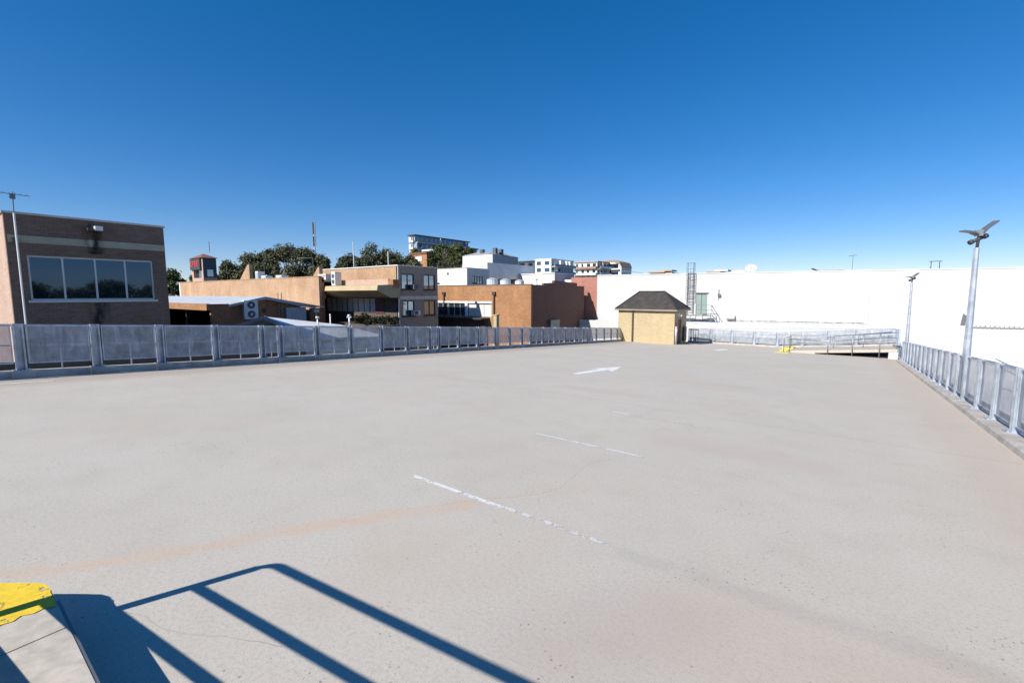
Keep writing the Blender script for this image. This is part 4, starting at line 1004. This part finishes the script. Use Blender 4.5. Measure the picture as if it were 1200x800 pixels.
# hilltop
apartments('hilltop_apartments', 'long hilltop apartment block with dark overhanging roof above the trees', -189.1, -185.1, 160.8, 201.5, 21.5, 32.2, 3, ('apt_grey', 'apt_white', 'apt_grey'), bays_f=2, bays_s=12, over=.9, roof='navy')
ha = bpy.data.objects['hilltop_apartments']
for k in range(3):
    MB().box(-189.2, -187.6, 160.2, 160.7, 21.6 + k * 3.55, 24.3 + k * 3.55).build('end_panel', M['apt_white'], ha)
    MB().box(-187.1, -185.4, 159.6, 160.7, 21.6 + k * 3.55, 22.5 + k * 3.55).build('end_balcony', M['apt_white'], ha)
t = thing('hillside_house', 'orange brick house with white window under the hilltop apartments', 'house', (-155, 138, 12))
MB().box(-161.5, -150.3, 137, 142, 8, 19.4).build('wall', M['orange_brick'], t); MB().box(-162, -150, 136.6, 142.3, 19.41, 20.0).build('roof', M['terracotta'], t)
MB().box(-157.5, -153.5, 136.85, 136.996, 16.4, 18.2).build('window', M['white'], t)
t = thing('hillside_house', 'white flat-roofed terrace house halfway up the hill below the apartments', 'house', (-162, 155, 12))
MB().box(-170.7, -156, 154, 158, 14, 22.6).build('wall', M['apt_tan'], t); MB().box(-171.5, -155.6, 153.2, 158.4, 22.61, 23.4).build('roof', M['apt_white'], t)
MB().box(-168, -165, 153.85, 153.996, 20.2, 21.8).build('window', M['glass'], t); MB().box(-163, -160, 153.85, 153.996, 20.2, 21.8).build('window', M['glass'], t)
t = thing('hillside_house', 'tan stepped house at the right end of the hill below the dark roof', 'house', (-152, 160, 12))
MB().box(-158, -150.5, 162, 170, 12, 23.4).build('wall', M['apt_tan'], t); MB().box(-158.5, -149.8, 161.6, 170.4, 23.41, 24.0).build('roof', M['navy'], t)
MB().box(-155, -152.4, 161.85, 161.996, 20.5, 22.4).build('window', M['glass'], t)
for lab, xa, xb_, y, z0, z1, m_ in [('tan-roofed building top showing over the white wall left of the ladder', -60.1, -52.2, 161, 0, 9.4, 'apt_tan'), ('low pale rooftop showing over the white wall right of the ladder', -43.1, -36.5, 172, 0, 9.4, 'apt_white')]:
    t = thing('distant_building', lab, 'building', ((xa + xb_) / 2, y, -9)); MB().box(xa, xb_, y, y + 10, -9, z1).build('wall', M[m_], t)
    MB().box(xa - .6, xb_ - 2.5, y - .6, y + 10.5, z1 + .002, z1 + .5).build('roof', M['apt_tan'], t)
    MB().box(xb_ - 2.2, xb_ - .3, y - .1, y - .003, z1 - 1, z1 - .3).build('window', M['apt_dark'], t); MB().box(xb_ - 4.6, xb_ - .2, y + .5, y + 6, z1 + .51, z1 + .95).build('plant_room', M[m_], t)

# signed brick tower
T = thing('brick_sign_tower', 'brick tower with terracotta pyramid roof and dark sign with red lettering', 'tower', (-109, 38, -9))
x0, x1, y0, y1 = -114.3, -108.2, 37.1, 39.6
for nm, b_ in (('base', (x0, x1, y0, y1, -9, 5.2)),): MB().box(*b_).build(nm, M['pink_brick'], T)
mb = MB()
for (a, c_) in ((x0, y0), (x1 - .9, y0), (x0, y1 - .91), (x1 - .9, y1 - .91)): mb.box(a, a + .9, c_, c_ + .9, 5.2, 7.0)
mb.build('corner_piers', M['pink_brick'], T)
MB().box(x0, x1, y0, y1, 7.0, 9.3).build('top_block', M['pink_brick'], T)
MB().box(x1 + .003, x1 + .1, y0 + .02, y1, 5.25, 9.3).build('shaded_side', M['navy'], T)  # navy sheet colours in the tower's shaded side
MB().box(x0 + 1.0, x1 - 1, y0 + .5, y0 + .55, 5.25, 6.95).build('window', M['glass2'], T); MB().box(x1 + .101, x1 + .15, y0 + .7, y1 - .7, 5.5, 6.9).build('window', M['glass2'], T)
MB().add([(x0 - .4, y0 - .4, 9.31), (x1 + .4, y0 - .4, 9.31), (x1 + .4, y1 + .4, 9.31), (x0 - .4, y1 + .4, 9.31), ((x0 + x1) / 2, (y0 + y1) / 2, 10.35)], [(0, 1, 4), (1, 2, 4), (2, 3, 4), (3, 0, 4), (0, 3, 2, 1)]).build('roof', M['terracotta'], T)
sg_ = MB().box(x0 + .1, x1 - .6, y0 - .35, y0 - .003, 6.9, 9.15).build('sign', M['sign_dark'], T)
mb = MB(); zz = 7.6; hx = x0 + .5; yy = y0 - .42
for k in range(4):
    a = hx + k * 1.15; mb.box(a, a + .25, yy, yy + .06, zz, zz + 1.05); mb.box(a + .25, a + .85, yy, yy + .06, zz + .82, zz + 1.05)
    mb.box(a + .25, a + .8, yy, yy + .06, zz + .42, zz + .6)
    if k != 1: mb.box(a + .25, a + .85, yy, yy + .06, zz, zz + .2)
mb.build('lettering', M['sign_red'], sg_)
MB().tube([(-111.2, 39.6, 10.8), (-111.2, 39.6, 13)], .06, 5).build('finial', M['steel'], T)

# phone mast
mp = thing('phone_mast', 'tall slim phone mast with grey antenna panels rising behind the trees', 'mast', (-122.7, 70, -9))
MB().tube([(-122.7, 70, -9), (-122.7, 70, 22)], .3, 8, r1=.18).build('pole', M['frame'], mp)
for z0, z1 in ((18.6, 21.9), (15.3, 18.0)):
    for k in range(3):
        a_ = k * 2.1 + .5; cx, cy = -122.7 + .3 * math.cos(a_), 70 + .3 * math.sin(a_)
        MB().box(cx - .12, cx + .12, cy - .12, cy + .12, z0, z1).build('antenna_panel', M['steel'] if k else M['frame'], mp)
for i, (x, y) in enumerate([(-43.2, 29), (-37.4, 29)]):
    tag(MB().tube([(x, y, 3.9), (x, y, 7.35 if i == 0 else 6.0)], .06, 6).build('flue_pole', M['frame']), ['taller white pole on the roof of the fawn brick building', 'shorter white pole on the roof of the fawn brick building'][i], 'pole', 'poles on the fawn roof')

# ------------------------------------------------------------------ trees
def tree(label, x, y, H, r, ch, mat='leaf', n=2600, leaf=.42, seed=0, group=None, name='gum_tree', zb=None):
    rnd = random.Random(seed); z0 = GZ(x, y) if zb is None else zb
    t = thing(name, label, 'tree', (x, y, z0), group)
    top_ = z0 + H; mb = MB(); lean = Vector((rnd.uniform(-.6, .6), rnd.uniform(-.6, .6), 0))
    fork = z0 + (H - ch) * .85
    mb.tube([(x, y, z0), (x + lean.x * .5, y + lean.y * .5, (z0 + fork) / 2), (x + lean.x, y + lean.y, fork)], .05 * r + .12, 8, r1=.035 * r + .08)
    clumps = []
    nc = 34
    for i in range(nc):
        a = rnd.uniform(0, 6.28); h = rnd.random() ** .8; rr = r * (.3 + .75 * math.sin(math.pi * min(.98, .18 + .78 * h))) * rnd.uniform(.45, 1)
        c = Vector((x + lean.x + rr * math.cos(a) * .85, y + lean.y + rr * math.sin(a) * .85, fork + .1 * ch + ch * .92 * h))
        if i == 0: c = Vector((x + lean.x, y + lean.y, top_ - r * .16))
        clumps.append((c, r * rnd.uniform(.16, .34)))
        m_ = Vector((x + lean.x, y + lean.y, fork)).lerp(c, .5) + Vector((0, 0, -.08 * ch))
        mb.tube([(x + lean.x, y + lean.y, fork - .2), tuple(m_), tuple(c)], .02 * r + .05, 5, r1=.02)
    mb.build('trunk', M['bark'], t)
    vs = []; fs = []
    for i in range(n):
        c, q = rnd.choice(clumps); d = Vector((rnd.gauss(0, 1), rnd.gauss(0, 1), rnd.gauss(0, .7))).normalized() * q * (rnd.random() ** .45) * (1.35 if rnd.random() < .12 else 1)
        o = c + d; a = Vector((rnd.gauss(0, 1), rnd.gauss(0, 1), rnd.gauss(0, .8))).normalized() * leaf * rnd.uniform(.5, 1); b_ = a.cross(Vector((rnd.gauss(0, 1), rnd.gauss(0, 1), rnd.gauss(0, 1)))).normalized() * leaf * .45
        k = len(vs); vs += [tuple(o - a), tuple(o + b_), tuple(o + a), tuple(o - b_)]; fs.append((k, k + 1, k + 2, k + 3))
    MB().add(vs, fs).build('crown', M[mat], t)
    return t
TG = 'gum trees behind the tan brick wall'
TR = [(-132, 50.5, 19.3, 4.0, 9, 'gum tree just right of the tan wing wall, leftmost of the row'), (-127, 54.5, 21.3, 4.5, 11, 'second gum tree of the row, between wing wall and tall roof unit'),
      (-123.5, 58, 22.6, 4.8, 12, 'gum tree behind the tall narrow roof unit of the tan building'), (-119.5, 60.5, 23.6, 5.4, 13, 'tallest gum tree at the middle of the row behind the tan wall'),
      (-115, 62, 22.6, 5.2, 12, 'gum tree between the tallest one and the phone mast'), (-109.5, 63.5, 20.6, 4.2, 11, 'rounder gum tree right beside the phone mast'),
      (-105.5, 69.8, 21.0, 4.0, 10, 'smaller gum tree behind the left end of the fawn building roof'), (-102, 73.5, 23.7, 4.9, 12, 'tall airy gum tree behind the fawn building roof poles'),
      (-97.5, 75.5, 22.2, 4.6, 11, 'gum tree behind the middle of the fawn building roof'), (-93.5, 79.5, 20.8, 4.4, 10, 'gum tree directly left of the hillside house'),
      (-135.5, 47.5, 17.2, 3.2, 8, 'low gum tree between the sign tower and the tan wing wall'), (-100, 71, 20.5, 4.2, 10, 'dense gum tree filling in behind the fawn building flue poles'), (-95.5, 77.5, 21.2, 4.4, 10, 'airy gum tree behind the right half of the fawn building roof'),
      (-142, 41.2, 17.0, 3.6, 9, 'dark round tree between the brown office and the sign tower'), (-137, 45.5, 16.2, 2.6, 8, 'small tree just left of the sign tower')]
for i, (x, y, H, r, ch, lab) in enumerate(TR): tree(lab, x, y, H, r * 1.18, ch, 'leaf' if i < 13 else 'leaf2', seed=20 + i, group=TG if i < 13 else None, n=10000, zb=-9, leaf=.34)
HG = 'bushy trees on the hillside'
HT = [(-158, 150, 9, 4.5, 'bushy tree right of the orange hillside house'), (-151, 148, 8, 4.8, 'broad bushy tree in the centre of the hillside'), (-146, 152, 7, 4.5, 'bushy tree low on the right of the hillside'),
      (-163, 146, 7.5, 3.5, 'bushy tree behind the left side of the orange hillside house'), (-142, 156, 6, 4.0, 'rightmost bushy tree of the hillside beside the white plant block'), (-150, 141, 6, 4.0, 'low bush in front of the hillside beside the orange house'),
      (-140, 146, 5, 4.2, 'lowest bushy tree of the hillside nearest the cream block')]
for i, (x, y, H, r, lab) in enumerate(HT):
    tree(lab, x, y, H + 3, r, H, 'leaf2', 1500, .55, 60 + i, HG, 'hillside_tree', zb={0: 12, 1: 13, 2: 14, 3: 10, 4: 13.5, 5: 9.5, 6: 11}[i])
tree('yellow-green tree in front of the left end of the hilltop apartments', -182, 158, 6.5, 2.6, 5, 'leaf3', 900, .5, 80, None, 'hillside_tree', zb=18.5)
tree('yellow-green tree above the white terrace house on the hill', -153.5, 157, 6, 2.4, 5, 'leaf3', 900, .5, 81, None, 'hillside_tree', zb=18.8)
# trees across the street on the right, seen mirrored in the office windows
for i, (x, y, H) in enumerate([(62, 6, 11), (66, 12, 12.5), (63, 18, 11), (68, 24, 13), (64, 31, 12), (70, 37, 14), (63, 44, 12), (66, 52, 13), (60, 0, 11)]):
    tree('gum tree across the street on the right, reflected in the office windows', x, y, H, 5.5, 8, 'leaf', 4500, .55, 90 + i, 'street trees beyond the white roof', 'street_tree', zb=-9)
